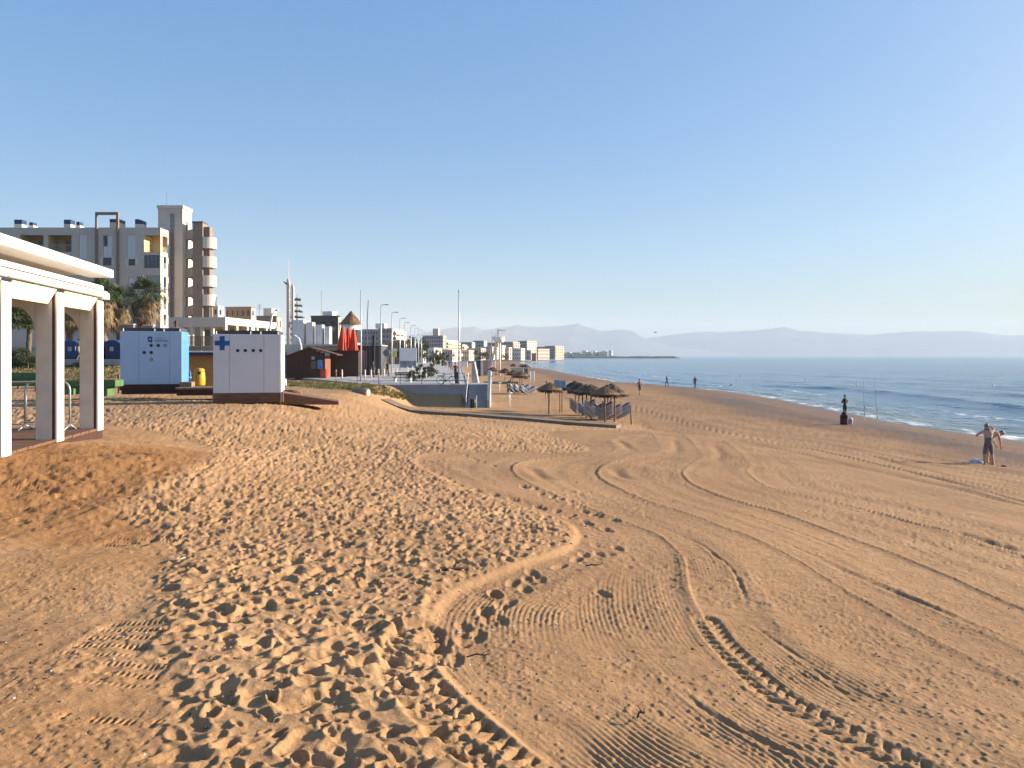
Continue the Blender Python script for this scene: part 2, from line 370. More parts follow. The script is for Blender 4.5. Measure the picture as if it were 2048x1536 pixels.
    z=z+mr*(.005*fbm(X*22,Y*22,55,2)*np.clip(.05/dY,0,1)+.03*fbm(X*.7,Y*.7,56,2))
    cl=vnoise(X*34,Y*34,57)*(.55+.6*vnoise(X*2.5,Y*2.5,58)); z=z+mr*.007*sstep(.50,.8,cl)*np.clip(.03/dY,0,1)
    for k in range(0,6):
        if k==0: w=.04+.001*Y; hgt=.008
        elif k==5: w=.07+.0018*Y; hgt=-.03
        else: w=.020+.0008*Y; hgt=.010+.0006*Y
        brk=.55+.9*vnoise(X*1.3,Y*1.3,60+k)
        near=DA[k]<.8+.05*Y; dd=np.full(X.shape,1e3); dd[near]=pdist(X[near],Y[near],LN[k])[0]
        w=np.maximum(w,.5*dY); z=z+hgt*brk*np.exp(-(dd/np.where((dd<0)&(k>0)&(k<5),w*2.8,w))**2)*(1-onprom)*(sstep(200,90,Y))
    T2=smooth(hitl([(2300,1080),(2048,1003),(1720,921),(1575,890),(1417,857),(1285,820),(1200,797),(1120,772)]),6)
    dt=up(np.abs(pdist(Xc,Yc,T2)[0])); near=dt<1.2+.05*Y; dn=np.full(X.shape,50.); dn[near]=np.abs(pdist(X[near],Y[near],T2)[0]); dt=dn
    for q_,(o_,h_) in enumerate(((.9,.012),(1.5,.02),(2.4,.012),(3.3,.022),(4.0,.010),(5.2,.018),(6.3,.012),(7.6,.02),(8.4,.01),(9.9,.016),(11.2,.012),(12.6,.016))):
        oo=o_+.25*fbm(.05*(X+Y)+q_*9,X*0,310+q_,2)*2; z=z-h_*(.2+1.3*vnoise(.08*(X+Y)+q_*5,X*0,330+q_))*np.exp(-((D[5]-oo)/(.035+.0010*Y))**2)*sea_side*sstep(3,7,tshore)*sstep(120,60,Y)
    pat=sstep(.60,.74,vnoise(X*.55,Y*.30,350))*mr*sstep(5,9,Y)*sstep(60,25,Y); z=z+pat*.35*hollows(.17,12,.03,.6,pat)
    z=z-.055*np.exp(-(dt/(.045+.0011*Y))**2)*sstep(200,90,Y)+.015*np.exp(-((dt-.28)/(.10+.002*Y))**2)
    # second paths, ruts and grooves
    for pts,w,dep in (([(1360,1375),(1377,1387),(1454,1435),(1579,1497),(1700,1545)],.018,.016),([(1412,1094),(1457,1128),(1478,1160),(1496,1205)],.014,.010),
                      ([(1290,1040),(1400,1085),(1440,1120)],.014,.008),([(1560,1080),(1700,1140),(1860,1210),(2048,1290)],.03,.012),([(1620,1110),(1760,1170),(1900,1225)],.025,.010),
                      ([(1500,1240),(1640,1340),(1740,1420)],.014,.007),([(1700,900),(1850,940),(2048,985)],.12,.03),([(1500,845),(1700,880),(2048,950)],.15,.03),([(1420,1010),(1560,1050),(1720,1110)],.03,.012),([(1900,1060),(2048,1105)],.08,.035),
                      ([(1080,870),(1060,880),(1100,892)],.08,.02),([(1230,880),(1250,890),(1262,902)],.12,.03),([(1345,880),(1352,895),(1350,908)],.12,.03),([(1425,890),(1440,908),(1432,925)],.14,.03),([(1060,935),(1080,950),(1100,960)],.10,.03),([(1230,935),(1240,950),(1270,960)],.10,.03)):
        P_=smooth(hitl(pts),5); d=up(np.minimum(np.abs(pdist(Xc,Yc,P_)[0]),50)); nr_=d<.5+.04*Y; dq=np.full(X.shape,50.); sq=np.zeros(X.shape)
        if nr_.any(): a_,b_=pdist(X[nr_],Y[nr_],P_); dq[nr_]=np.abs(a_); sq[nr_]=b_
        Ln=float(np.sqrt((np.diff(P_,axis=0)**2).sum(1)).sum()); d=dq; wv=(.4+1.1*vnoise(X*3,Y*3,70))*sstep(0,.25*Ln,sq)*sstep(Ln,.75*Ln,sq)
        z=z-dep*wv*np.exp(-(d/(w*1.3))**2)+.35*dep*np.exp(-((d-w*2.6)/(w*1.5))**2)
    # --- tyre tracks with lugs
    def tyre(pts,w,sp,dep,seed,lugw=.55):
        P=smooth(hitl(pts),8); xm,xM=P[:,0].min()-1,P[:,0].max()+1; ym,yM=P[:,1].min()-1,P[:,1].max()+1
        rs=np.where((Yr>ym)&(Yr<yM))[0]; a,b=rs[0],rs[-1]+1
        d,s=pdist(X[a:b],Y[a:b],P); ad=np.abs(d)
        inn=sstep(w/2+.03,w/2-.02,ad); side=np.sign(d)
        ph=(s/sp+side*.25+ad*2.2/ (w*2))%1.0
        lug=sstep(.0,.10,ph)*sstep(lugw,lugw-.12,ph)*sstep(.01,.05,ad)
        h=-dep*inn*(.35+.65*lug)*(.7+.6*vnoise(d*9,s*9,seed))+.16*dep*np.exp(-((ad-w/2-.045)/.035)**2)*(.6+.8*vnoise(d*5,s*5,seed+1))
        h+=inn*.012*fbm(X[a:b]*24,Y[a:b]*24,seed+2,2)
        z[a:b]=z[a:b]*(1)+h
    tyre([(840,1262),(818,1300),(812,1345),(852,1402),(905,1452),(975,1508),(1060,1570)],.34,.105,.046,81)
    tyre([(1412,1235),(1440,1275),(1490,1325),(1565,1388),(1645,1432),(1725,1473),(1805,1512),(1900,1560)],.20,.11,.026,85)
    # --- single footprints crossing the raked lanes
    z6=[(1400,520),(1450,555),(1540,580),(1600,596),(1670,610),(1690,628),(1750,650),(1780,685),(1850,705),(1890,718),(2010,750),(1420,650),(1460,660),(1570,680),(1645,722),(1680,715),(1780,755),(1810,775),(1930,810),(1960,825),(1310,498),(1340,505),(1890,1000),(1775,1003),(1720,1040),(1590,1095),(1380,1145),(1235,1220),(1440,1190),(1360,1200),(1330,1270),(1100,1305),(1210,1375),(1150,1390),(1030,1435),(1140,1500),(1060,1505),(610,310),(600,335),(610,360),(620,380),(680,405),(740,435),(770,465),(830,495),(950,525),(970,535),(1090,560),(1110,566),(880,265),(930,290),(960,300),(1010,320),(1090,340),(1220,595),(1250,600),(2030,960),(1920,1300)]
    fp=[(700+a*.2637,840+b*.2637) for a,b in z6]+[(500+a*.2838,1100+b*.2838) for a,b in [(1510,520),(1605,590),(1510,615),(1350,660),(1345,682),(1440,755),(1320,778),(1270,780),(1730,300),(1660,415)]]
    rr=random.Random(3)
    for p in fp:
        cx,cy=hit(*p); rs=np.where(np.abs(Yr-cy)<.5)[0]
        if len(rs)==0: continue
        a,b=rs[0],rs[-1]+1; an=rr.uniform(-.5,.3); c,s=math.cos(an),math.sin(an)
        lx=(X[a:b]-cx)*c+(Y[a:b]-cy)*s; ly=-(X[a:b]-cx)*s+(Y[a:b]-cy)*c; k=1+.015*cy
        d=np.sqrt((lx/(.048*k))**2+(ly/(.11*k))**2)
        z[a:b]+=-.022*k*np.exp(-d**4*.6)+.007*k*np.exp(-((d-1.35)/.3)**2)
    # --- berm and swash marks near the water
    z=z+.05*fbm(X*.5,Y*.12,90,3)*sstep(0,2,tshore)*sstep(14,5,tshore)
    # --- damp sand, read by the material
    damp=np.clip(sstep(3.2+1.0*fbm(Y*.3,X*.3,91,3),0.6,tshore),0,1)
    damp=np.maximum(damp,.80*sstep(17,7,tshore+5*fbm(X*.25,Y*.07,92,3)))
    damp=np.clip(damp+.5*fbm(X*.35,Y*.10,95,4)*sstep(24,10,tshore)*sstep(0,4,tshore),0,1)
    damp=np.maximum(damp,np.where(sea_side,.45*sstep(.56,.75,vnoise(D[5]/1.1,.05*(X+Y),96)),0)*sstep(0,3,tshore))
    damp=np.maximum(damp,rak*(.17+.10*sstep(9,30,Y)+.25*fbm(X*.3,Y*.2,97,3)))
    moist=np.clip(sstep(.25,.6,np.exp(-(((X+5.9)/3.6)**2+((Y-10.8)/4.2)**2))+.5*fbm(X*.9,Y*.9,93,3))*flat+ .0,0,1)
    moist=np.maximum(moist,.45*sstep(.46,.66,vnoise(X*.55,Y*.35,94))*sstep(60,9,Y)*flat)
    trm=tramp
    me=bpy.data.meshes.new('beach_sand')
    co=np.stack([X,Y,z],-1).reshape(-1,3).astype(np.float32)
    idx=np.arange(NR*NC).reshape(NR,NC); qd=np.stack([idx[:-1,:-1],idx[:-1,1:],idx[1:,1:],idx[1:,:-1]],-1).reshape(-1,4).astype(np.int32)
    me.vertices.add(len(co)); me.vertices.foreach_set('co',co.ravel())
    me.loops.add(qd.size); me.loops.foreach_set('vertex_index',qd.ravel())
    me.polygons.add(len(qd)); me.polygons.foreach_set('loop_start',np.arange(0,qd.size,4,dtype=np.int32)); me.polygons.foreach_set('use_smooth',np.ones(len(qd),bool))
    me.update(calc_edges=True); me.validate()
    for nm,a in (('damp',damp),('moist',moist),('tramp',trm)):
        at=me.attributes.new(nm,'FLOAT','POINT'); at.data.foreach_set('value',np.ascontiguousarray(a,dtype=np.float32).ravel())
    o=bpy.data.objects.new('beach_sand',me); COL.objects.link(o); tag(o,kind='structure')
    me.materials.append(sand_material()); return o

def sand_material():
    m=bpy.data.materials.new('sand'); m.use_nodes=True; n=m.node_tree.nodes; l=m.node_tree.links; b=n['Principled BSDF']
    b.inputs['Roughness'].default_value=.95; b.inputs['Specular IOR Level'].default_value=.12
    tc=n.new('ShaderNodeTexCoord')
    def noise(sc,det=5,rough=.6):
        t=n.new('ShaderNodeTexNoise'); t.inputs['Scale'].default_value=sc; t.inputs['Detail'].default_value=det; t.inputs['Roughness'].default_value=rough
        l.new(tc.outputs['Object'],t.inputs['Vector']); return t
    def ramp(src,p0,c0,p1,c1):
        r=n.new('ShaderNodeValToRGB'); r.color_ramp.elements[0].position=p0; r.color_ramp.elements[1].position=p1
        r.color_ramp.elements[0].color=(*c0,1); r.color_ramp.elements[1].color=(*c1,1); l.new(src,r.inputs[0]); return r
    def mix(f,a,c,mode='MIX'):
        x=n.new('ShaderNodeMixRGB'); x.blend_type=mode
        if isinstance(f,float): x.inputs[0].default_value=f
        else: l.new(f,x.inputs[0])
        l.new(a,x.inputs[1])
        if isinstance(c,tuple): x.inputs[2].default_value=(*c,1)
        else: l.new(c,x.inputs[2])
        return x.outputs[0]
    big=ramp(noise(.35,6).outputs[0],.3,(.376,.220,.110),.7,(.500,.304,.158))
    grain=ramp(noise(260,3,.7).outputs[0],.34,(.72,.70,.68),.66,(1.18,1.17,1.15))
    mid=ramp(noise(7,6,.65).outputs[0],.35,(.86,.85,.84),.68,(1.08,1.08,1.08))
    c=mix(1.0,big.outputs[0],mid.outputs[0],'MULTIPLY'); c=mix(1.0,c,grain.outputs[0],'MULTIPLY')
    # dark specks of weed and shell grit
    sp=ramp(noise(42,2,.5).outputs[0],.70,(0,0,0),.76,(1,1,1)); spm=ramp(noise(2.1,3).outputs[0],.45,(0,0,0),.7,(.4,.4,.4))
    c=mix(mix(1.0,sp.outputs[0],spm.outputs[0],'MULTIPLY'),c,(.14,.085,.05))
    def attr(nm):
        a=n.new('ShaderNodeAttribute'); a.attribute_name=nm; return a
    am=attr('moist'); c=mix(am.outputs['Fac'],c,mix(1.0,c,(.76,.66,.54),'MULTIPLY'))
    ad=attr('damp'); c=mix(ad.outputs['Fac'],c,mix(1.0,c,(.37,.31,.255),'MULTIPLY'))
    l.new(c,b.inputs['Base Color'])
    mr=n.new('ShaderNodeMapRange'); mr.inputs[3].default_value=.95; mr.inputs[4].default_value=.35; l.new(ad.outputs['Fac'],mr.inputs[0]); l.new(mr.outputs[0],b.inputs['Roughness'])
    bn=noise(62,8,.80); b2=noise(9,5,.6)
    ma=n.new('ShaderNodeMath'); ma.operation='MULTIPLY_ADD'; ma.inputs[1].default_value=2.5; l.new(b2.outputs[0],ma.inputs[0]); l.new(bn.outputs[0],ma.inputs[2])
    bp=n.new('ShaderNodeBump'); bp.inputs['Strength'].default_value=.75; bp.inputs['Distance'].default_value=.015
    l.new(ma.outputs[0],bp.inputs['Height']); l.new(bp.outputs[0],b.inputs['Normal'])
    return m
build_ground()

# ------------------------------------------------------------------ the sea
def build_sea():
    NC=460; q=np.linspace(230,3.2,420); Yr=np.concatenate([F*5/q,np.exp(np.linspace(math.log(F*5/3.2),math.log(8800),30))[1:]])
    NR=len(Yr); Y=np.repeat(Yr[:,None],NC,1); s=np.linspace(0,1,NC)[None,:]
    xl=np.minimum(shore(Y)-6,Y*.78); xl=np.where(Y>900,-.35*Y,xl); xr=.80*(Y+6); X=xl+(xr-xl)*s**1.15
    off=X-shore(np.minimum(Y,3000)); off=off+5*fbm(Y*.02,X*.004,101,3)*2+ .8*fbm(Y*.15,X*.05,102,2)
    z=np.zeros(X.shape)
    for o,a,w,sd_ in ((3.0,.10,.9,1),(9.5,.20,1.7,2),(19,.22,2.4,3),(33,.16,3.2,4),(52,.13,4,5),(78,.12,5,6),(115,.10,6,7)):
        g=sstep(.38,.68,vnoise(Y*.035+X*.004,np.full(X.shape,sd_*3.3),110+sd_)); e=off-o
        z=z+a*g*np.where(e<0,np.exp(-(e/(w*.55))**2),np.exp(-(e/(w*1.6))**2))
    dY=np.gradient(Yr)[:,None]
    for lx,ly,a,sd_ in ((1.1,3.2,.045,121),(2.6,8,.09,122),(7,26,.15,123),(.5,1.3,.022,124)):
        k=np.clip(ly/(2.5*dY),.25,1); z=z+a*2*(vnoise(off/lx,Y/ly+.15*X/ly,sd_)-.5)*k*sstep(.2,5,off)
    z=z-.06*sstep(2,-1,off)
    foam=np.zeros(X.shape)
    n1=vnoise(X*.9,Y*.55,131); n2=vnoise(X*3.2,Y*1.4,132)
    foam=np.maximum(foam,np.exp(-((off-1.0)/.9)**2)*sstep(.35,.72,.50*n1+.45*n2))
    foam=np.maximum(foam,np.exp(-((off-4.2)/1.0)**2)*sstep(.62,.82,.5*vnoise(X*.1,Y*.06,133)+.5*n2)*.6)
    foam=np.maximum(foam,np.exp(-((off-9.2)/.8)**2)*sstep(.60,.78,.6*vnoise(X*.1,Y*.05,134)+.4*n2))
    foam=np.maximum(foam,np.exp(-((off-18.6)/.9)**2)*sstep(.66,.8,.65*vnoise(X*.1,Y*.045,135)+.35*n2)*.9)
    me=bpy.data.meshes.new('sea'); co=np.stack([X,Y,z],-1).reshape(-1,3).astype(np.float32)
    idx=np.arange(NR*NC).reshape(NR,NC); qd=np.stack([idx[:-1,:-1],idx[:-1,1:],idx[1:,1:],idx[1:,:-1]],-1).reshape(-1,4).astype(np.int32)
    me.vertices.add(len(co)); me.vertices.foreach_set('co',co.ravel()); me.loops.add(qd.size); me.loops.foreach_set('vertex_index',qd.ravel())
    me.polygons.add(len(qd)); me.polygons.foreach_set('loop_start',np.arange(0,qd.size,4,dtype=np.int32)); me.polygons.foreach_set('use_smooth',np.ones(len(qd),bool))
    me.update(calc_edges=True); me.validate()
    at=me.attributes.new('foam','FLOAT','POINT'); at.data.foreach_set('value',np.ascontiguousarray(foam,dtype=np.float32).ravel())
    at=me.attributes.new('shallow','FLOAT','POINT'); at.data.foreach_set('value',np.ascontiguousarray(sstep(9,0,off),dtype=np.float32).ravel())
    m=bpy.data.materials.new('sea_water'); m.use_nodes=True; n=m.node_tree.nodes; l=m.node_tree.links; b=n['Principled BSDF']
    b.inputs['IOR'].default_value=1.33; b.inputs['Roughness'].default_value=.16
    tc=n.new('ShaderNodeTexCoord'); mp=n.new('ShaderNodeMapping'); mp.inputs['Scale'].default_value=(1,.38,1); mp.inputs['Rotation'].default_value=(0,0,.12); l.new(tc.outputs['Object'],mp.inputs[0])
    hs=[]
    for sc,det in ((.35,6),(1.9,4)):
        t=n.new('ShaderNodeTexNoise'); t.inputs['Scale'].default_value=sc; t.inputs['Detail'].default_value=det; t.inputs['Roughness'].default_value=.6; l.new(mp.outputs[0],t.inputs['Vector']); hs.append(t)
    ad=n.new('ShaderNodeMath'); ad.operation='MULTIPLY_ADD'; ad.inputs[1].default_value=3.2; l.new(hs[0].outputs[0],ad.inputs[0]); l.new(hs[1].outputs[0],ad.inputs[2])
    bp=n.new('ShaderNodeBump'); bp.inputs['Strength'].default_value=.8; bp.inputs['Distance'].default_value=.22; l.new(ad.outputs[0],bp.inputs['Height']); l.new(bp.outputs[0],b.inputs['Normal'])
    fa=n.new('ShaderNodeAttribute'); fa.attribute_name='foam'; sa=n.new('ShaderNodeAttribute'); sa.attribute_name='shallow'
    big=n.new('ShaderNodeTexNoise'); big.inputs['Scale'].default_value=.012; mp2=n.new('ShaderNodeMapping'); mp2.inputs['Scale'].default_value=(1,.3,1); l.new(tc.outputs['Object'],mp2.inputs[0]); l.new(mp2.outputs[0],big.inputs['Vector'])
    rp=n.new('ShaderNodeValToRGB'); rp.color_ramp.elements[0].position=.35; rp.color_ramp.elements[1].position=.65; rp.color_ramp.elements[0].color=(.012,.075,.14,1); rp.color_ramp.elements[1].color=(.02,.105,.18,1); l.new(big.outputs[0],rp.inputs[0])
    m1=n.new('ShaderNodeMixRGB'); m1.inputs[2].default_value=(.12,.135,.11,1); l.new(sa.outputs['Fac'],m1.inputs[0]); l.new(rp.outputs[0],m1.inputs[1])
    m2=n.new('ShaderNodeMixRGB'); m2.inputs[2].default_value=(.78,.78,.76,1); l.new(fa.outputs['Fac'],m2.inputs[0]); l.new(m1.outputs[0],m2.inputs[1]); l.new(m2.outputs[0],b.inputs['Base Color'])
    mr=n.new('ShaderNodeMapRange'); mr.inputs[3].default_value=.16; mr.inputs[4].default_value=.9; l.new(fa.outputs['Fac'],mr.inputs[0]); l.new(mr.outputs[0],b.inputs['Roughness'])
    me.materials.append(m); o=bpy.data.objects.new('sea',me); COL.objects.link(o); tag(o,kind='structure')
build_sea()

# ------------------------------------------------------------------ mountains across the bay, breakwater, headland, haze
def ridge(name,prof,Y,depth,base,m):
    """mountain range: skyline points (photo column, row) at distance Y, with spurs running down both sides"""
    xs=np.array([p[0] for p in prof],float); ys=np.array([p[1] for p in prof],float)
    N=260; px=np.linspace(xs[0],xs[-1],N); hz=np.interp(px,xs,ys); X=(px-CX)/F*Y; H=ZC-(hz-HY)/F*Y
    H=H+ (H+8)*.07*np.array([2*fbm(a*.02,0.3,140,4) for a in px]); M=18; V=[]
    for j in range(-M,M+1):
        t=abs(j)/M; sp=(1-t)**1.15
        for i in range(N):
            k=1+.5*float(fbm(X[i]*.0025+j*.07,j*.35,141,3))*min(1,t*3); V.append((X[i]+j*12,Y+j*depth/M,max(base,base+(H[i]-base)*sp*k)))
    fs=[(a*N+i,a*N+i+1,(a+1)*N+i+1,(a+1)*N+i) for a in range(2*M) for i in range(N-1)]
    mb=MB(); mb.add(V,fs); o=mb.build(name,m,smooth=True); tag(o,kind='structure'); return o
M_mtn=mat('mountain_scrub',(.05,.058,.052),.95,.3,.004)
ridge('mountains',[(700,690),(760,680),(830,668),(900,657),(950,653),(968,660),(1000,655),(1035,650),(1080,655),(1120,653),(1135,650),(1155,646),(1175,654),(1205,661),(1250,659),(1265,662),(1290,676),(1330,690),(1400,701),(1480,708)],8250,500,-3,M_mtn)
ridge('far_mountains',[(1180,690),(1280,676),(1350,669),(1400,665),(1450,664),(1520,661),(1570,654),(1600,659),(1650,665),(1740,669),(1830,663),(1930,661),(2000,669),(2100,671),(2300,684),(2500,690)],8650,300,-3,M_mtn)
def build_haze():
    mb=MB(); mb.box(-9500,9500,-400,9000,-6.5,385); m=bpy.data.materials.new('haze_air'); m.use_nodes=True; n=m.node_tree.nodes; n.clear()
    o=n.new('ShaderNodeOutputMaterial'); v=n.new('ShaderNodeVolumePrincipled'); v.inputs['Color'].default_value=(.74,.86,1.0,1); v.inputs['Density'].default_value=HAZE; v.inputs['Anisotropy'].default_value=0.0
    m.node_tree.links.new(v.outputs[0],o.inputs['Volume']); ob=mb.build('haze',m); tag(ob,kind='stuff',label='pale sea haze hanging over the bay',cat='haze'); ob.display_type='WIRE'
HAZE=1.2e-4
build_haze()
# ------------------------------------------------------------------ materials
M_white=mat('white_paint',(.80,.78,.74),.45,.05,2.0,dirt=.18)
M_whitew=mat('weathered_white_bounce_tint',(.74,.67,.58),.6,.08,3.0,dirt=.3)  # weathered white, its tan tint standing in for sand bounce on shaded pergola posts
M_panel=mat('white_laminate',(.62,.63,.67),.35,.03,1.2,dirt=.16)
M_bluep=mat('blue_laminate',(.09,.27,.60),.4,.06,1.5)
M_blue=mat('sign_blue',(.010,.085,.30),.45,.06,4)
M_navy=mat('navy_paint',(.012,.03,.10),.5,.15,3)
M_dglass=mat('dark_glass',(.020,.024,.030),.12,.2,2,spec=.6)
M_glass=mat('window_glass',(.035,.045,.055),.10,.2,1.5,spec=.7)
M_grey=mat('grey_metal',(.10,.10,.11),.5,.1,3)
M_lgrey=mat('galvanised',(.42,.42,.42),.42,.08,6,metal=.5)
M_black=mat('black_paint',(.015,.015,.017),.45,.15,5)
M_maroon=mat('maroon_track',(.11,.020,.018),.6,.12,5)
M_wood=mat('deck_wood',(.17,.085,.045),.75,.25,2.2,.3,30,stretch=(1,8,8))
M_woodg=mat('grey_wood',(.24,.17,.11),.85,.22,2.5,.3,25,stretch=(8,8,1))
M_log=mat('post_wood',(.20,.115,.06),.85,.25,4,.3,25,stretch=(6,6,1))
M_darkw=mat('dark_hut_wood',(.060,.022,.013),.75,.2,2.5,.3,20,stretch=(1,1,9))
M_green=mat('green_planter',(.085,.17,.055),.7,.15,4,dirt=.3)
M_yellow=mat('yellow_bin',(.62,.33,.02),.45,.06,3)
M_conc=mat('concrete',(.36,.35,.345),.85,.10,1.1,.2,30,dirt=.25)
M_concb=mat('concrete_wall',(.30,.315,.345),.85,.08,.8,.2,30,dirt=.22)
M_pave=mat('paving',(.40,.385,.37),.85,.07,1.5,.15,30,dirt=.12)
M_asph=mat('asphalt',(.06,.06,.062),.9,.15,3)
M_rope=mat('rope',(.50,.42,.30),.9,.1,30)
M_plaster=mat('beige_plaster',(.58,.485,.41),.85,.05,.6,dirt=.12)
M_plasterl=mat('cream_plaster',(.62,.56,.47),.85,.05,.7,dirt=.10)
M_brownp=mat('brown_plaster',(.235,.18,.145),.85,.06,.7,dirt=.12)
M_shut=mat('white_shutter',(.66,.655,.66),.6,.05,2,stretch=(12,1,1))
M_roofg=mat('dark_cladding',(.055,.057,.065),.6,.1,2)
M_wall=mat('boundary_wall',(.44,.39,.33),.88,.07,.8,.2,12,dirt=.25)
M_thatch=mat('thatch',(.075,.056,.040),.95,.35,9,.9,14,stretch=(3,3,1.2))
M_leaf=mat('palm_green',(.060,.085,.022),.6,.35,2.5)
M_leafd=mat('dead_frond',(.24,.165,.085),.85,.3,3)
M_trunk=mat('palm_trunk',(.16,.12,.085),.95,.25,6,.8,18)
M_shrub=mat('shrub_leaf',(.055,.075,.025),.7,.4,2.0)
M_grass=mat('dune_grass',(.165,.16,.055),.8,.4,1.3)
M_red=mat('red_canvas',(.62,.055,.015),.75,.10,4)
M_steel=mat('steel_pole',(.62,.62,.62),.35,.05,8,metal=.4)

# ------------------------------------------------------------------ pergola with its deck
def build_pergola():
    a=R(10.7); Yp=13.4; ox=PX(109,Yp); zd=3.5
    T=thing('pergola','white wooden pergola on a boarded deck at the left edge','pergola',(ox,Yp,zd),a)
    rows=[-4.1,-2.05,0,2.05]; H=2.62
    for i,y in enumerate(rows):
        # portal frame: broad post facing the beach walker, knee brace curving into the cross beam
        m=MB(); m.bbox(-.31,-.045,y,y+.16,0,H,.012); m.build('frame_post',M_whitew,T)
        m=MB(); m.bbox(-.04,.0,y+.01,y+.20,0,H,.004); m.build('shutter_track',M_maroon,T)
        m=MB(); m.bbox(.004,.05,y-.004,y+.30,-.05,H+.02,.01); m.build('sun_post',M_white,T)
        pts=[(-.31,H-.02),(-.31,H-.75)]+[(-.31-.62*(1-math.cos(t)),H-.75+.62*math.sin(t)) for t in np.linspace(.15,math.pi/2,8)]+[(-3.6,H-.13),(-3.6,H-.02)]
        m=MB(); m.prism(list(reversed(pts)),y+.02,y+.14); m.build('knee_brace',M_whitew,T)
        m=MB(); m.bbox(-3.9,-.32,y+.0,y+.16,H-.02,H+.22,.01); m.build('cross_beam',M_whitew,T)
        m=MB(); m.bbox(-3.9,-3.62,y,y+.16,0,H-.03,.012); m.build('back_post',M_whitew,T)
    # eaves beam, rolled awnings and the long white cassette
    m=MB(); m.bbox(-.33,.05,-6.2,2.38,H+.245,H+.34,.02); m.build('eaves_beam',M_white,T)
    for y0,y1 in zip(rows[:-1],rows[1:]):
        m=MB(); pts=[(.07+.06*math.cos(t),H+.15+.07*math.sin(t)) for t in np.linspace(0,2*math.pi,13)[:-1]]
        m.prism(pts,y0+.12,y1+.06); m.build('rolled_awning',M_white,T,True)
        m=MB(); m.add([(.05,y0+.34,H+.06),(.05,y1-.02,H+.06),(-.10,y1-.02,H-.20),(-.10,y0+.34,H-.20),(.03,y0+.34,H+.06),(.03,y1-.02,H+.06),(-.12,y1-.02,H-.20),(-.12,y0+.34,H-.20)],[(0,1,2,3),(7,6,5,4),(0,4,5,1),(1,5,6,2),(2,6,7,3),(3,7,4,0)])
        m.build('awning_flap',mat('awning_canvas',(.74,.68,.50),.85,.05,6),T)
    m=MB(); pr=[(.255,H+.50),(.265,H+.51),(.265,H+.655),(.255,H+.665),(.02,H+.70),(-.2,H+.70),(-.2,H+.50),(.10,H+.50)]
    m.prism(list(reversed(pr)),-6.2,2.28); m.build('awning_cassette',M_white,T)
    for y in (-4.0,-1.35,1.1):
        m=MB(); m.bbox(.264,.280,y,y+.07,H+.52,H+.64,.004); m.build('cassette_bracket',M_lgrey,T)
    m=MB(); m.add([(-.21,-6.2,H+.62),(-.21,2.38,H+.62),(-3.9,2.38,H+.46),(-3.9,-6.2,H+.46),(-.21,-6.2,H+.57),(-.21,2.38,H+.57),(-3.9,2.38,H+.41),(-3.9,-6.2,H+.41)],[(0,1,2,3),(7,6,5,4),(0,4,5,1),(1,5,6,2),(2,6,7,3),(3,7,4,0)])
    m.build('roof_sheet',M_white,T)
    m=MB(); m.bbox(-.06,.17,2.10,2.40,H+.05,H+.22,.05); m.build('end_bracket',M_white,T)
    # deck of planks running across
    D=thing('wooden_deck','low brown boarded deck under the white pergola, sand drifted over its edge','deck',(ox,Yp,zd),a)
    me=MB(); me.bbox(-4.2,.02,0,.135,-.05,-.002,.006); pm=me.mesh('deck_plank',M_wood)
    for i in range(62): part('deck_plank',pm,D,(random.uniform(-.01,.01),-6.2+i*.142,random.uniform(-.003,.003)))
    m=MB(); m.box(-4.1,-.05,-6.2,2.6,-.5,-.055); m.build('joist_frame',M_darkw,D)
    # crowd barriers standing on the deck
    def barrier(lab,loc,rz,L):
        B=thing('crowd_barrier',lab,'barrier',loc,rz,'metal barriers under the pergola')
        m=MB(); h=.98; rr=.17
        arc=[(-L/2,0,.10)]+[(-L/2,0,h-rr)]+[(-L/2+rr*(1-math.cos(t)),0,h-rr+rr*math.sin(t)) for t in np.linspace(.3,math.pi/2,5)]
        arc2=[(-x,y,z) for x,y,z in reversed(arc)]
        m.tube(arc+arc2,.021,8); m.build('rail_frame',M_lgrey,B,True)
        n=int(L/.3)
        for k in range(1,n): m=MB(); x=-L/2+k*L/n; m.tube([(x,0,.16),(x,0,h-.02)],.011,6); m.build('bar',M_lgrey,B,True)
        m=MB(); m.tube([(-L/2,0,.16),(L/2,0,.16)],.014,6); m.build('bottom_rail',M_lgrey,B,True)
        for sx in (-1,1): m=MB(); m.tube([(sx*L/2,0,.12),(sx*L/2,-.22,.015)],.016,6); m.tube([(sx*L/2,0,.12),(sx*L/2,.22,.015)],.016,6); m.build('foot',M_lgrey,B,True)
    barrier('grey metal crowd barrier standing between the two nearest pergola posts',(PX(35,14.6),14.6,zd+.0),a+.1,1.5)
    barrier('grey metal crowd barrier half hidden behind the middle pergola post',(PX(95,15.0),15.0,zd),a-.2,.9)
build_pergola()

def corner_dims(cpx,lpx,rpx,Y,b):
    Xc=PX(cpx,Y); rl=(lpx-CX)/F; w1=(Xc-rl*Y)/(math.cos(b)+rl*math.sin(b))
    w2=None
    if rpx is not None:
        rr=(rpx-CX)/F; w2=(rr*Y-Xc)/(math.sin(b)-rr*math.cos(b))
    return Xc,w1,w2
def text_mesh(txt,size,m,name='lettering'):
    cu=bpy.data.curves.new(name,'FONT'); cu.body=txt; cu.size=size; cu.extrude=.003; cu.align_x='LEFT'
    o=bpy.data.objects.new('tmp',cu); COL.objects.link(o); bpy.context.view_layer.update()
    me=bpy.data.meshes.new_from_object(o.evaluated_get(bpy.context.evaluated_depsgraph_get())); bpy.data.objects.remove(o); me.name=name
    me.materials.clear(); me.materials.append(m); return me
def lettering(txt,size,m,parent,loc,rot=(R(90),0,0),name='lettering'): return part(name,text_mesh(txt,size,m),parent,loc,rot)

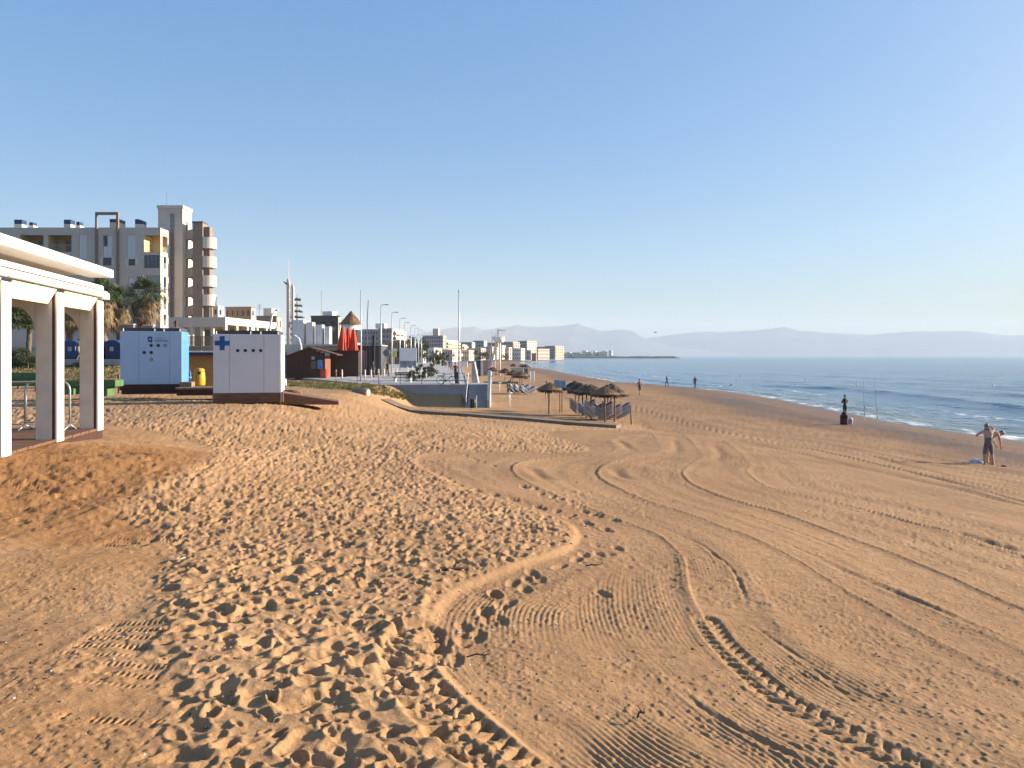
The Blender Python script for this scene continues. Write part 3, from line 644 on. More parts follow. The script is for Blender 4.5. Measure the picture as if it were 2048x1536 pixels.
def porthole(T,x,z,r=.075,grille=False):
    m=MB(); m.lathe([(r,0),(r*1.0,.012),(r*.78,.014),(r*.74,.002)],20); me=m.mesh('porthole',M_grey)
    o=part('porthole',me,T,(x,-.001,z),(R(90),0,0))
    g=MB(); g.lathe([(r*.76,.001),(r*.76,.004),(.001,.0045)],20); part('pane',g.mesh('pane',M_lgrey if grille else M_dglass),o)

def build_kiosk(lab,cpx,lpx,Y,zb,top,seams,side_mat,a=13,depth=2.4,M_panel=M_panel):
    b=-R(a); Xc,w,_=corner_dims(cpx,lpx,None,Y,b)
    T=thing('beach_kiosk',lab,'kiosk',(Xc,Y,zb),-b); h=top-zb
    m=MB(); m.bbox(-w+.02,-.035,.03,depth-.02,.0,h-.01,.01); m.build('body',M_panel,T)
    xs=[-w]+[-w+s*w for s in seams]+[0]
    for x0,x1 in zip(xs[:-1],xs[1:]): m=MB(); m.bbox(x0+.006,x1-.006,0,.028,.0,h,.006); m.build('front_panel',M_panel,T)
    n=3
    for k in range(n): m=MB(); m.bbox(-.033,0,.032+k*depth/n,(k+1)*depth/n-.012,.0,h*.80-.006,.005); m.build('side_panel',side_mat,T)
    m=MB(); m.bbox(-.033,0,.032,depth-.012,h*.80,h,.005); m.build('side_panel',side_mat,T)
    m=MB(); m.bbox(-w+.08,-.06,.10,depth-.1,h-.005,h+.16,.02); m.build('roof',M_roofg,T)
    for x in (-w+.12,-.10,-w*.45,-w*.3): m=MB(); m.tube([(x,.06,h-.02),(x,.06,h+.12)],.02,6); m.build('roof_stud',M_white,T)
    return T,w,h
def kiosks():
    Y=30.5; zb=PZ(785,Y)
    T,w,h=build_kiosk('white kiosk with a blue cross, nearer of the two on the sand',561,426,Y,zb,PZ(669,Y),[.243,.75],M_panel)
    cx,cz=-w+.345,h-.36; s=.28; q=.095
    m=MB(); m.prism([(cx-q,cz-s),(cx+q,cz-s),(cx+q,cz-q),(cx+s,cz-q),(cx+s,cz+q),(cx+q,cz+q),(cx+q,cz+s),(cx-q,cz+s),(cx-q,cz+q),(cx-s,cz+q),(cx-s,cz-q),(cx-q,cz-q)],-.012,.001); m.build('blue_cross',M_blue,T)
    for px in (475,490,506,521): porthole(T,-w+(px-426)/135*w,h-.655,.068)
    m=MB(); m.tube([(.02,-.05,h),(.02,-.05,-.42)],.022,6); m.build('corner_post',M_lgrey,T,True)
    m=MB(); m.box(-w+.05,-.02,.05,2.4,-.6,-.09); m.build('plinth_frame',M_darkw,T)
    for k in range(4): m=MB(); m.bbox(-w-.02,.03,-.02,.04,-.40+k*.098,-.31+k*.098,.006); m.build('plinth_board',M_wood,T)
    m=MB(); m.prism([(.05,-.5),(2.3,-.55),(2.3,-.42),(.05,-.02)],.25,1.55); m.build('ramp',M_wood,T)
    m=MB(); m.tube([(.08,.2,-.02),(.08,.2,-.40)],.03,6); m.build('ramp_post',M_woodg,T)
    Y=34.3; zb=PZ(768,Y)
    T,w,h=build_kiosk('white and blue kiosk with town lettering and portholes, farther of the two',364,240,Y,zb,PZ(663,Y),[.30,.80],M_bluep,a=13.5,depth=1.7,M_panel=mat('pale_blue_laminate',(.47,.56,.72),.35,.03,1.2,dirt=.14))
    sx=lambda px: -w+(px-240)/124*w; sz=lambda py: (768-py)/105*h
    for px,py,g in ((302,691,0),(316,691,0),(330,691,1),(288,705,0),(302,705,0),(302,719,1)): porthole(T,sx(px),sz(py),.075,g)
    e=MB(); x0,x1,z0,z1=sx(295),sx(304),sz(684),sz(673)
    e.prism([(x0,z0+.03),((x0+x1)/2,z0-.02),(x1,z0-.035),(x1,z1-.02),(x1-.04,z1-.02),(x1-.04,z1),(x1-.08,z1),(x1-.08,z1-.025),(x0+.08,z1-.025),(x0+.08,z1),(x0+.04,z1),(x0+.04,z1-.02),(x0,z1-.02)],-.008,.001); o=e.build('emblem',M_blue,T)
    e=MB(); cx,cz=(x0+x1)/2,(z0+z1)/2-.01; pts=[(cx+(.05 if k%2==0 else .022)*math.cos(k*math.pi/5),cz+(.05 if k%2==0 else .022)*math.sin(k*math.pi/5)) for k in range(10)]; e.prism(pts,-.012,-.007); e.build('emblem_star',M_white,o)
    lettering('TORREVIEJA',.112,M_blue,T,(sx(307.5),-.004,sz(683.5))); lettering('AYUNTAMIENTO DE',.048,M_blue,T,(sx(308),-.004,sz(677.5)))
    m=MB(); m.box(-w+.05,-.02,.05,1.68,-.45,-.03); m.build('plinth_frame',M_darkw,T)
    for k in range(2): m=MB(); m.bbox(-w-.02,.05,-.02,.04,-.27+k*.125,-.15+k*.125,.006); m.build('plinth_board',M_darkw,T)
    m=MB(); m.bbox(-.03,.04,-.05,.02,-.28,.06,.01); m.build('corner_block',M_white,T)
    # walkway between the kiosks
    W_=thing('boarded_walkway','low boarded landing with a step between the two kiosks','walkway',(PX(404,33.4),33.4,PZ(783,33.4)),R(13))
    for k in range(7): m=MB(); m.bbox(-1.0,1.35,-.55+k*.2,-.36+k*.2,.12,.20,.008); m.build('board',M_woodg,W_)
    m=MB(); m.box(-.95,1.3,-.5,.9,-.15,.115); m.build('bearer',M_darkw,W_)
    m=MB(); m.bbox(-.95,-.45,.1,.9,.205,.42,.01); m.build('step',M_woodg,W_)
kiosks()

def yellow_bin():
    Y=37.0; T=thing('litter_bin','yellow rounded litter bin between the kiosks','bin',(PX(399,Y),Y,PZ(771,Y)))
    m=MB(); m.lathe([(.24,0),(.265,.05),(.27,.35),(.25,.62),(.225,.70)],20); m.build('bin_body',M_yellow,T,True)
    m=MB(); m.lathe([(.228,.702),(.235,.73),(.22,.80),(.15,.845),(.01,.86)],20); m.build('lid',M_yellow,T,True)
    m=MB(); m.bbox(.02,.16,-.262,-.20,.56,.68,.01); m.build('opening',M_black,T)
    T=thing('blue_canister','small dark blue canister standing beside the blue kiosk wall','canister',(PX(378,36),36,PZ(768,36)))
    m=MB(); m.lathe([(.09,0),(.11,.03),(.11,.5),(.08,.62),(.05,.66),(.05,.72),(.01,.73)],14); m.build('body',M_navy,T,True)
    m=MB(); m.lathe([(.112,.28),(.112,.36)],14); m.build('band',M_bluep,T)
yellow_bin()

def planters():
    for lab,x0,x1,y0,y1,Y in (('green wooden planter box right of the last pergola post',190,231,760,788,32.0),('green wooden planter box seen through the pergola, middle gap',126,163,762,785,33.0),('long green wooden trough seen through the pergola, beside the barrier',14,76,746,768,34.0)):
        zb=PZ(y1,Y); h=PZ(y0,Y)-zb; w=PX(x1,Y)-PX(x0,Y); T=thing('planter_box',lab,'planter',(PX((x0+x1)/2,Y),Y,zb),R(4),'green planter boxes on the sand')
        m=MB(); m.bbox(-w/2+.05,w/2-.35 if w<1.2 else w/2-.08,0,.7,-.1,h*.52,.015); m.build('lower_board',M_green,T)
        m=MB(); m.bbox(-w/2,w/2,-.05,.75,h*.53,h,.015); m.build('upper_board',M_green,T)
        m=MB(); m.box(-w/2+.08,w/2-.08,.03,.67,h*.8,h+.01); m.build('soil',mat('soil',(.07,.05,.035),.95,.3,8),T)
planters()

# ------------------------------------------------------------------ slope, rope fence and street behind the pergola
def sag(p,q,d,n=9): return [(p[0]+(q[0]-p[0])*t,p[1]+(q[1]-p[1])*t,p[2]+(q[2]-p[2])*t-d*4*t*(1-t)) for t in np.linspace(0,1,n)]
def rope_fence():
    base=[]
    spots=[(-24,44.5,1.05),(37,44,1.05),(72,43,1.0),(112,43.5,1.0),(160,43,.95)]
    for i,(px,Y,h) in enumerate(spots):
        x=PX(px,Y); z=gz(x,Y); base.append((x,Y,z+h-.12))
        T=thing('fence_post',ORD[i]+' post of the rope fence from the left, behind the pergola','post',(x,Y,z-.2),0,'posts of the rope fence')
        m=MB(); m.tube([(0,0,0),(.01,0,h+.2)],[.075,.068],10); m.tube([(.01,0,h+.2),(.01,0,h+.23)],[.068,.03],10); m.build('trunk',M_log,T,True)
    for i in range(len(base)-1):
        m=MB(); m.tube(sag(base[i],base[i+1],.28),.022,6); o=m.build('rope',M_rope); tag(o,ORD[i]+' sagging span of pale rope from the left, behind the pergola','rope','ropes of the fence')
    # rail fence beside the kiosk
    T=thing('rail_fence','dark wooden post and rail fence left of the kiosks','fence',(PX(206,42),42,gz(PX(206,42),42)),R(5))
    for x in (-.05,.85,1.75,2.65): m=MB(); m.bbox(x-.05,x+.05,-.05,.05,-.2,1.0,.012); m.build('post',M_log,T)
    for z in (.28,.62): m=MB(); m.bbox(-.1,2.75,-.085,-.052,z,z+.11,.008); m.build('rail',M_log,T)
rope_fence()
def street_left():
    # kerbed path, boundary wall and hedges of the street
    m=MB(); m.box(-75,PX(335,62),58.2,59.4,4.25,4.70); o=m.build('path',M_pave); tag(o,kind='structure')
    m=MB(); m.box(-140,-31.5,59.41,78,4.2,4.62); o=m.build('street',M_asph); tag(o,kind='structure')
    T=thing('boundary_wall','long pale rendered wall along the street behind the bins','wall',(-66,79,4.5))
    for i in range(9): m=MB(); m.bbox(i*4.4,i*4.4+4.36,0,.3,-.4,1.35,.02); m.build('wall_panel',M_wall,T)
    for i in range(9): m=MB(); m.bbox(i*4.4-.03,i*4.4+4.40,-.06,.36,1.352,1.46,.02); m.build('coping',M_plasterl,T)
    # gate piers
    for px0,px1,ty,lab in ((199,213,640,'dark house gate pier with a lit side, right of the last pergola post'),(240,267,650,'low dark roof block behind the kiosk, left of the tall palm'),(287,306,652,'low dark roof block behind the kiosk, right of the tall palm')):
        Y=84; T=thing('gate_pier',lab,'pier',(PX(px1,Y),Y,4.5),R(6)); w=PX(px1,Y)-PX(px0,Y); h=PZ(ty,Y)-4.5
        m=MB(); m.facade(-w,-.02,0,h,[(-w*.62,-.18,-.1,h-.55)],.5); m.build('pier_wall',M_brownp,T)
        m=MB(); m.box(-w,-.02,.51,.6,0,h-.02); m.build('gate_leaf',M_roofg,T); m=MB(); m.bbox(-w-.05,.05,-.06,.66,h+.003,h+.14,.02); m.build('cap',M_plasterl,T)
street_left()
def blue_bins():
    Y=63; lab=['blue domed recycling bin with pale bands seen between the pergola posts','blue domed recycling bin just right of the last pergola post','blue domed recycling bin half hidden by the kiosk']
    for i,px in enumerate((147,196,230)):
        T=thing('recycling_bin',lab[i],'bin',(PX(px,Y),Y,4.62),0,'blue recycling bins in the street')
        w=.95; prof=[(-w,.12),(-w*.98,.9)]+[(-w*.98*math.cos(t),.9+.75*math.sin(t)) for t in np.linspace(.2,math.pi-.2,12)]+[(w*.98,.9),(w,.12)]
        m=MB(); m.prism(list(reversed(prof)),-.6,.6); m.build('bin_shell',M_navy if i!=0 else mat('bin_blue',(.014,.06,.17),.4,.15,2),T,False)
        for y in (-.42,.02,.40):
            m=MB(); m.tube([(-w*1.0*math.cos(t),y,.9+.77*math.sin(t)) for t in np.linspace(.15,math.pi-.15,12)],.03,6); m.build('band',M_bluep,T,True)
        m=MB(); m.bbox(-.12,.2,-.615,-.60,.75,1.1,.004); m.build('label_plate',M_lgrey,T); m=MB(); m.bbox(-w,w,-.55,.55,0,.118,.02); m.build('base',M_black,T)
blue_bins()
# ------------------------------------------------------------------ people
J0=dict(pel=(0,0,.95),sp=(0,0,1.14),ch=(0,.0,1.33),nk=(0,.01,1.47),hd=(0,-.01,1.60),
        hl=(-.09,0,.90),kl=(-.10,-.02,.49),al=(-.10,.03,.085),tl=(-.115,-.14,.03),hr=(.09,0,.90),kr=(.10,-.02,.49),ar=(.10,.03,.085),tr=(.115,-.14,.03),
        sl=(-.18,.01,1.40),el=(-.23,.03,1.12),wl=(-.24,-.03,.88),fl=(-.24,-.05,.79),sr=(.18,.01,1.40),er=(.23,.03,1.12),wr=(.24,-.03,.88),fr=(.24,-.05,.79))
BONES=[('pel','sp','low'),('sp','ch','top'),('ch','nk','top'),('nk','hd','skin'),('pel','hl','low'),('hl','kl','leg'),('kl','al','calf'),('al','tl','shoe'),('pel','hr','low'),('hr','kr','leg'),('kr','ar','calf'),('ar','tr','shoe'),
       ('ch','sl','top'),('sl','el','arm'),('el','wl','fore'),('wl','fl','skin'),('ch','sr','top'),('sr','er','arm'),('er','wr','fore'),('wr','fr','skin')]
RAD=dict(pel=(.145,.105),sp=(.13,.09),ch=(.155,.105),nk=(.055,.055),hd=(.06,.06),hl=(.095,.09),kl=(.058,.058),al=(.04,.042),tl=(.04,.028),hr=(.095,.09),kr=(.058,.058),ar=(.04,.042),tr=(.04,.028),
         sl=(.062,.06),el=(.044,.044),wl=(.03,.03),fl=(.034,.02),sr=(.062,.06),er=(.044,.044),wr=(.03,.03),fr=(.034,.02))
def person(label,loc,rz,cols,pose={},h=1.72,hair=(.02,.014,.01),long=False,fat=1.0,group=None):
    """cols: skin, top, low(er trunk), leg, calf, shoe, arm, fore"""
    J={k:Vector(v) for k,v in J0.items()}; J.update({k:Vector(v) for k,v in pose.items() if k!='face'}); k=h/1.72
    names=list(J); me=bpy.data.meshes.new('tmp'); me.from_pydata([J[n]*k for n in names],[(names.index(a),names.index(b)) for a,b,_ in BONES],[])
    o=bpy.data.objects.new('tmp',me); COL.objects.link(o); o.modifiers.new('Skin','SKIN'); sk=me.skin_vertices[0].data
    for i,n in enumerate(names): r=RAD[n]; sk[i].radius=(r[0]*k*fat,r[1]*k*fat); sk[i].use_root=(n=='pel')
    ss=o.modifiers.new('Sub','SUBSURF'); ss.levels=1; ss.render_levels=1
    bpy.context.view_layer.update(); ev=bpy.data.meshes.new_from_object(o.evaluated_get(bpy.context.evaluated_depsgraph_get())); bpy.data.objects.remove(o)
    keys=['skin','top','low','leg','calf','shoe','arm','fore']; mats=[mat('cloth_%d_%d_%d'%tuple(int(c*999) for c in cols.get(q,cols['skin'])),cols.get(q,cols['skin']),.8,.12,12) for q in keys]
    mb=MB(); V=[v.co.copy() for v in ev.vertices]; mb.v=[tuple(v) for v in V]
    segs=[(J[a]*k,J[b]*k,keys.index(r)) for a,b,r in BONES]
    for p in ev.polygons:
        c=p.center; bd=1e9; bi=0
        for a,b,r in segs:
            ab=b-a; t=max(0,min(1,(c-a).dot(ab)/ab.length_squared)); d=(c-a-ab*t).length
            if d<bd-.002: bd=d; bi=r
        mb.f.append(tuple(p.vertices)); mb.mi.append(bi)
    bpy.data.meshes.remove(ev)
    # head with nose, ears; hands with five fingers
    up=(J['hd']-J['nk']).normalized(); fw=Vector(pose.get('face',(0,-1,0))).normalized(); fw=(fw-up*fw.dot(up)).normalized(); sd_=up.cross(fw); C=(J['hd']+up*.03)*k
    Mh=Matrix((( *sd_,),(*(-fw),),(*up,))).transposed()
    hb=MB(); hb.ball((0,0,0),.078,.098,.118,12,9); hb.ball((0,-.10,-.015),.014,.022,.024,6,4); hb.ball((-.08,.01,-.01),.012,.022,.032,6,4); hb.ball((.08,.01,-.01),.012,.022,.032,6,4); hb.ball((0,-.085,-.085),.03,.02,.03,6,4); hb.ball((0,-.094,-.058),.026,.008,.008,6,4)
    mb.cm=0; off=len(mb.v); mb.add([tuple(C+Mh@(Vector(v)*k)) for v in hb.v],hb.f)
    for s in 'lr':
        w=J['w'+s]; f=J['f'+s]; d=(f-w).normalized(); a=d.orthogonal().normalized(); b=d.cross(a)
        for i in range(4): p=(f+a*(.028-.0185*i)); L=(.07,.08,.076,.06)[i]; mb.tube([p*k,(p+d*L*.55+b*.006)*k,(p+d*L+b*.022)*k],[.0095*k,.0088*k,.006*k],5)
        p=w+(f-w)*.5+a*.03; mb.tube([p*k,(p+a*.025+d*.03)*k,(p+a*.032+d*.062)*k],[.011*k,.010*k,.007*k],5)
    ob=mb.build('person',mats,None,True); ob.location=loc; ob.rotation_euler=(0,0,rz); tag(ob,label,'person',group)
    hm=MB(); hm.ball((0,.012,.022),.084,.100,.112,12,8)
    hm.f=[f for f in hm.f if sum(hm.v[i][2]-.9*(-hm.v[i][1]-.0) for i in f)/len(f)>-.030]; hm.mi=[0]*len(hm.f)
    if long: hm.tube([(0,.075,.04),(0,.10,-.06),(0,.085,-.20)],[.06,.055,.03],8)
    hm.v=[tuple(C+Mh@(Vector(v)*k)) for v in hm.v]; hm.build('hair',mat('hair_%d'%int(hair[0]*1000),hair,.6,.2,30),ob,True)
    return ob
SKIN=(.50,.30,.205); SKIN2=(.38,.215,.145)
WALK=dict(kl=(-.10,-.16,.50),al=(-.10,-.22,.10),tl=(-.11,-.40,.06),kr=(.10,.05,.49),ar=(.10,.27,.13),tr=(.11,.14,.03),el=(-.24,.12,1.14),wl=(-.24,.14,.90),fl=(-.24,.12,.81),er=(.24,-.06,1.13),wr=(.24,-.20,.93),fr=(.24,-.25,.86))
WALKB={k:((-v[0],v[1],v[2])) for k,v in {kk[:-1]+('r' if kk[-1]=='l' else 'l'):vv for kk,vv in WALK.items()}.items()}

# ------------------------------------------------------------------ vegetation
def leaf_mesh(name,n,rad,size,m,seed,flat=.5,shell=.35,clumps=10):
    """many leaf-sized faces gathered in clumps through the crown's volume"""
    r=random.Random(seed); mb=MB(); cs=[]
    for i in range(clumps):
        while True:
            p=Vector((r.uniform(-1,1),r.uniform(-1,1),r.uniform(-1,1)))
            if shell<p.length<1: break
        cs.append((p,r.uniform(.22,.45)))
    for i in range(n):
        c,cr=r.choice(cs); q=Vector((r.gauss(0,1),r.gauss(0,1),r.gauss(0,1))); q=c+q.normalized()*cr*r.random()**.4
        P=Vector((q.x*rad[0],q.y*rad[1],q.z*rad[2])); u=Vector((r.gauss(0,1),r.gauss(0,1),r.gauss(0,flat))).normalized(); w=u.orthogonal().normalized(); w=Matrix.Rotation(r.uniform(0,6.28),3,u)@w
        L=size*r.uniform(.6,1.4); mb.add([P-u*L*.5,P+w*L*.26,P+u*L*.5,P-w*L*.26],[(0,1,2,3)])
    return mb.mesh(name,m)
def palm_meshes(seed):
    r=random.Random(seed); tr=MB(); H=5.2; pts=[(.12*math.sin(z*.5),.08*math.cos(z*.7),z) for z in np.linspace(0,H,16)]
    tr.tube(pts,[.30-.06*min(1,i/3)+(.02 if i%2 else 0) for i in range(16)],10); trm=tr.mesh('trunk',M_trunk)
    def fan(mb,base,dirv,stem,L,droop):
        d=Vector(dirv).normalized(); sidev=d.cross(Vector((0,0,1))); sidev=sidev.normalized() if sidev.length>.01 else Vector((1,0,0)); upv=sidev.cross(d)
        p=Vector(base); q=p+d*stem; mb.add([p-sidev*.015,p+sidev*.015,q+sidev*.010,q-sidev*.010],[(0,1,2,3)])
        n=13
        for i in range(n):
            t=(i/(n-1)-.5)*2.5; dd=(d*math.cos(t)+sidev*math.sin(t)+upv*.12*r.uniform(-1,1)).normalized(); l=L*(1-.22*abs(t))*r.uniform(.85,1.1)
            a=q+dd*l*.6; e=q+dd*l+Vector((0,0,-droop*l*r.uniform(.5,1.2))); w=dd.cross(upv).normalized()*.040
            mb.add([q,a-w,e,a+w],[(0,1,2,3)])
    gr=MB()
    for i in range(60):
        az=r.uniform(0,6.28); el=R(r.uniform(-18,82)); fan(gr,(.05,.05,H-.1),(math.cos(az)*math.cos(el),math.sin(az)*math.cos(el),math.sin(el)),r.uniform(.6,1.15),r.uniform(.85,1.2),r.uniform(.2,.6))
    dd=MB()
    for i in range(120):
        az=r.uniform(0,6.28); z=H-.25-1.5*r.random()**1.2; el=R(r.uniform(-80,-5)-(H-z)*10); fan(dd,(.22*math.cos(az),.22*math.sin(az),z),(math.cos(az)*math.cos(el),math.sin(az)*math.cos(el),math.sin(el)),r.uniform(.2,.75),r.uniform(.55,.9),r.uniform(.5,.9))
    return trm,gr.mesh('crown',M_leaf),dd.mesh('dead_frond_skirt',M_leafd)
PALM=[palm_meshes(3),palm_meshes(8)]
def palm(lab,px,Y,toppx,scale_w=1.0,v=0,rz=0,green=False):
    z=4.55; h=PZ(toppx,Y)-z; s=h/6.1; T=thing('palm_tree',lab,'palm tree',(PX(px,Y),Y,z),rz,'palm trees along the street')
    for nm,me in zip(('trunk','crown','lower_crown' if green else 'dead_frond_skirt'),(PALM[v][0],PALM[v][1],PALM[v][1] if green else PALM[v][2])): part(nm,me,T,(0,0,-.9*s) if nm=='lower_crown' else (0,0,0),(0,0,1.7 if nm=='lower_crown' else 0),scale=(s*scale_w*(1 if nm!='trunk' else 1/scale_w),)*2+(s,))
palm('tall fan palm with a shaggy dead skirt, right of the last pergola post',290,86,566,1.0,0,.3)
palm('fan palm with a shaggy skirt, just left of the tallest palm beside the pergola',237,88,582,1.0,1,1.2)
palm('fan palm partly cut off by the last pergola post',208,80,570,.9,0,2.4)
palm('fan palm seen in the gap between the middle and last pergola posts',141,84,578,1.0,1,4.0)
palm('dense green palm seen in the first gap of the pergola, left one',16,64,618,2.1,0,5.0,True)
palm('dense green palm seen in the first gap of the pergola, right one',58,68,606,2.0,1,2.0,True)
SHM=[leaf_mesh('foliage',1500,(1,1,1),.17,M_shrub,21),leaf_mesh('foliage',1500,(1,1,1),.17,M_shrub,22),leaf_mesh('foliage',2600,(1,1,1),.11,M_shrub,23,clumps=22)]
STM=MB(); STM.tube([(0,0,-1),(.05,.03,-.4),(-.1,.05,.1)],[.07,.05,.02],6); STM.tube([(.05,.03,-.5),(.35,.1,.2)],[.04,.015],6); STM.tube([(0,0,-.6),(-.3,-.15,.15)],[.04,.015],6); STMM=STM.mesh('stems',M_trunk)
def shrub(lab,x,y,z,rx,ry,rz_,v=0,name='shrub',group=None,rot=0):
    T=thing(name,lab,'shrub',(x,y,z),rot,group); part('foliage',SHM[v],T,(0,0,rz_*.95),scale=(rx,ry,rz_)); part('stems',STMM,T,(0,0,rz_*.95),scale=(rx,ry,rz_)); return T
for i,(px,Y,w,h) in enumerate(((-10,58,1.6,1.0),(28,57.5,1.5,.8),(56,57,1.2,.9),(84,57.5,1.5,.7),(178,57,1.2,.5))):
    shrub(ORD[i]+' low dark hedge bush from the left on the bank behind the pergola',PX(px,Y),Y,gz(PX(px,Y),Y)-.1,w,.9,h,i%3,'hedge_bush','hedge bushes on the bank',i)
def grass():
    def poly(pts,n,seed):
        r=random.Random(seed); xs=[p[0] for p in pts]; ys=[p[1] for p in pts]; out=[]
        while len(out)<n:
            x=r.uniform(min(xs),max(xs)); y=r.uniform(min(ys),max(ys)); c=False; j=len(pts)-1
            for i in range(len(pts)):
                if (pts[i][1]>y)!=(pts[j][1]>y) and x<(pts[j][0]-pts[i][0])*(y-pts[i][1])/(pts[j][1]-pts[i][1])+pts[i][0]: c=not c
                j=i
            if c: out.append((x,y))
        return out
    def tufts(name,pts,n,seed,hh,lab):
        r=random.Random(seed); mb=MB()
        for px,py in poly(pts,n,seed+1):
            X,Y=hit(px,py); z=gz(X,Y); k=r.randint(7,13); sp=r.uniform(.08,.25)
            for i in range(k):
                a=r.uniform(0,6.28); b=Vector((X+sp*r.gauss(0,1),Y+sp*r.gauss(0,1),z-.03)); L=hh*r.uniform(.5,1.3); d=Vector((math.cos(a)*r.uniform(.1,.7),math.sin(a)*r.uniform(.1,.7),1)).normalized(); w=Vector((-math.sin(a),math.cos(a),0))*.016
                m=b+d*L*.6; e=b+d*L+Vector((math.cos(a),math.sin(a),-.3))*L*.25; mb.add([b-w,b+w,m+w*.7,e,m-w*.7],[(0,1,2,3,4)])
        o=mb.build(name,M_grass); tag(o,lab,'grass',None,'stuff')
    tufts('dune_grass',[(566,757),(640,757),(700,763),(762,771),(800,786),(838,804),(800,799),(740,788),(690,780),(640,778),(575,773)],900,31,.17,'green and yellow grass on the dune before the promenade wall')
    tufts('bank_grass',[(-20,722),(240,728),(240,756),(120,762),(-20,760)],420,33,.22,'thin grass on the bank behind the pergola')
grass()

# ------------------------------------------------------------------ apartment block on the left
def apartment():
    Y=114.0; k=F/Y; X=lambda px: PX(px,Y); Z=lambda py: PZ(py,Y)
    T=thing('apartment_building','beige apartment block with stair tower and round balconies behind the palms','building',(X(321),Y,4.5),R(0)); ox=X(321); oz=4.5
    lx=lambda px: X(px)-ox; lz=lambda py: Z(py)-oz
    # front wing: windows as photo boxes (x0,x1,ytop,ybot)
    ops=[(96,143,470,504,'log'),(40,87,470,504,'log'),(288,320-.5,470,504,'logy'),(158,173,468,518,'sh'),(206,224,470,515,'sh2'),(255,271,469,518,'sh'),(206,223,515.5,531,'dk'),(257,270,515.5,531,'dk'),(288,319,510,536,'enc'),(288,321-1,551,584,'encl'),(208,224,554,578,'shl'),(257,272,554,578,'shl'),(158,173,520,531,'dk'),(110,143,552,584,'encl'),(40,90,552,584,'encl'),(40,90,510,536,'enc'),(100,143,510,536,'enc'),(290,319,592,618,'encl'),(257,272,594,618,'shl'),(150,170,594,618,'shl')]
    holes=[(lx(a),lx(b),lz(d),lz(c)) for a,b,c,d,_ in ops]
    m=MB(); m.facade(lx(-130),0,0,lz(455),holes,.35); m.build('front_wall',M_plaster,T)
    m=MB(); m.box(lx(-130),-.35,2.6,3.0,0,lz(456)); m.build('inner_wall',mat('loggia_yellow',(.62,.45,.20),.85,.05,1),T)
    m=MB(); m.box(lx(-130),0,.36,14,lz(456),lz(455)-.002); m.build('flat_roof',M_plasterl,T)
    for a,b,c,d,t in ops:
        x0,x1,z0,z1=lx(a),lx(b),lz(d),lz(c)
        if t in('sh','shl','sh2'):
            m=MB(); xm=(x0+x1)/2; f=m.bbox(x0+.02,x1-.02,.10,.16,z0+.02,z1-.02,.01).build('window',M_shut,T)
            g=MB(); g.bbox(xm-.02,xm+.02,.075,.099,z0+.03,z1-.03,.003); g.build('frame',M_plaster,f)
            if t=='sh2': g=MB(); g.box(x0+.05,xm-.05,.09,.098,z0+(z1-z0)*.5,z1-.1); g.build('pane',M_dglass,f)
        elif t=='dk': m=MB(); m.box(x0,x1,.12,.2,z0,z1); f=m.build('window',M_dglass,T); [MB().bbox(u,u+.45,-.05,-.004,z0-.05,z1+.05,.01).build('shutter',M_plasterl,f) for u in (x0-.5,x1+.06)]
        elif t in('enc','encl'):
            m=MB(); m.box(x0,x1,.15,.22,z0,z1); f=m.build('window',M_glass if t=='enc' else mat('curtained_glass',(.34,.36,.34),.3,.1,1),T)
            g=MB(); n=4
            for i in range(n+1): u=x0+(x1-x0)*i/n; g.box(u-.03,u+.03,.08,.149,z0,z1)
            g.build('frame',M_lgrey,f); g=MB(); [g.tube([(x0,-.05,z0+.15+i*.17),(x1,-.05,z0+.15+i*.17)],.02,4) for i in range(6)]; g.build('railing',M_lgrey,f)
        else:
            g=MB(); [g.tube([(x0,.06,z0+.12+i*.17),(x1,.06,z0+.12+i*.17)],.022,4) for i in range(6)]; g.tube([(x0,.06,z0+1.1),(x1,.06,z0+1.1)],.035,5); g.build('railing',M_lgrey,T)
            if t=='log': g=MB(); g.box(x0+(x1-x0)*.35,x1-.1,2.5,2.595,z0,z1-.5); g.build('balcony_door',M_dglass,T)
            m=MB(); m.box(x0,x1,.36,2.6,z0-.12,z0-.01); m.build('balcony_floor',M_plasterl,T)
            for u in ((x0-.1,x1) if t=='log' else (x0-.1,)): m=MB(); m.box(u,u+.1,.36,2.6,z0,z1); m.build('partition',mat('loggia_yellow',(.62,.45,.20),.85,.05,1),T)
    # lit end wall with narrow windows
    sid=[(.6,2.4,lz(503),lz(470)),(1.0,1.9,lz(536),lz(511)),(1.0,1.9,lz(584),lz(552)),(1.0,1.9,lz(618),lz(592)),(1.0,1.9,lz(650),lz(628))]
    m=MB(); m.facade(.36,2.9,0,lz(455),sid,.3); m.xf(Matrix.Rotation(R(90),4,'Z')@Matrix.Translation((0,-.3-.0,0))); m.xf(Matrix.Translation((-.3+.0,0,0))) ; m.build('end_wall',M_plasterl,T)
    for a,b,c,d in sid:
        if b>2: g=MB(); [g.tube([(.0-.15,a,c+.1+i*.18),(-.15,b,c+.1+i*.18)],.022,4) for i in range(5)]; g.build('railing',M_white,T); continue
        m=MB(); m.box(-.25,-.2,a,b,c,d); f=m.build('window',M_dglass,T); g=MB(); [g.tube([(.04,a,c+.1+i*.18),(.04,b,c+.1+i*.18)],.022,4) for i in range(5)]; g.build('railing',M_white,f)
    m=MB(); m.box(lx(-130),-.4,3.02,13.9,0,lz(457)); m.build('core',M_plaster,T)
    # roof frame, chimneys, pergola stubs
    m=MB(); zt=lz(430); z0=lz(585)
    m.bbox(lx(192),lx(196),-.3,.0-.004,z0,zt,.02); m.build('frame_post',M_brownp,T); m=MB(); m.bbox(lx(234),lx(238.5),-.3,-.004,z0,zt,.02); m.build('frame_post',M_brownp,T)
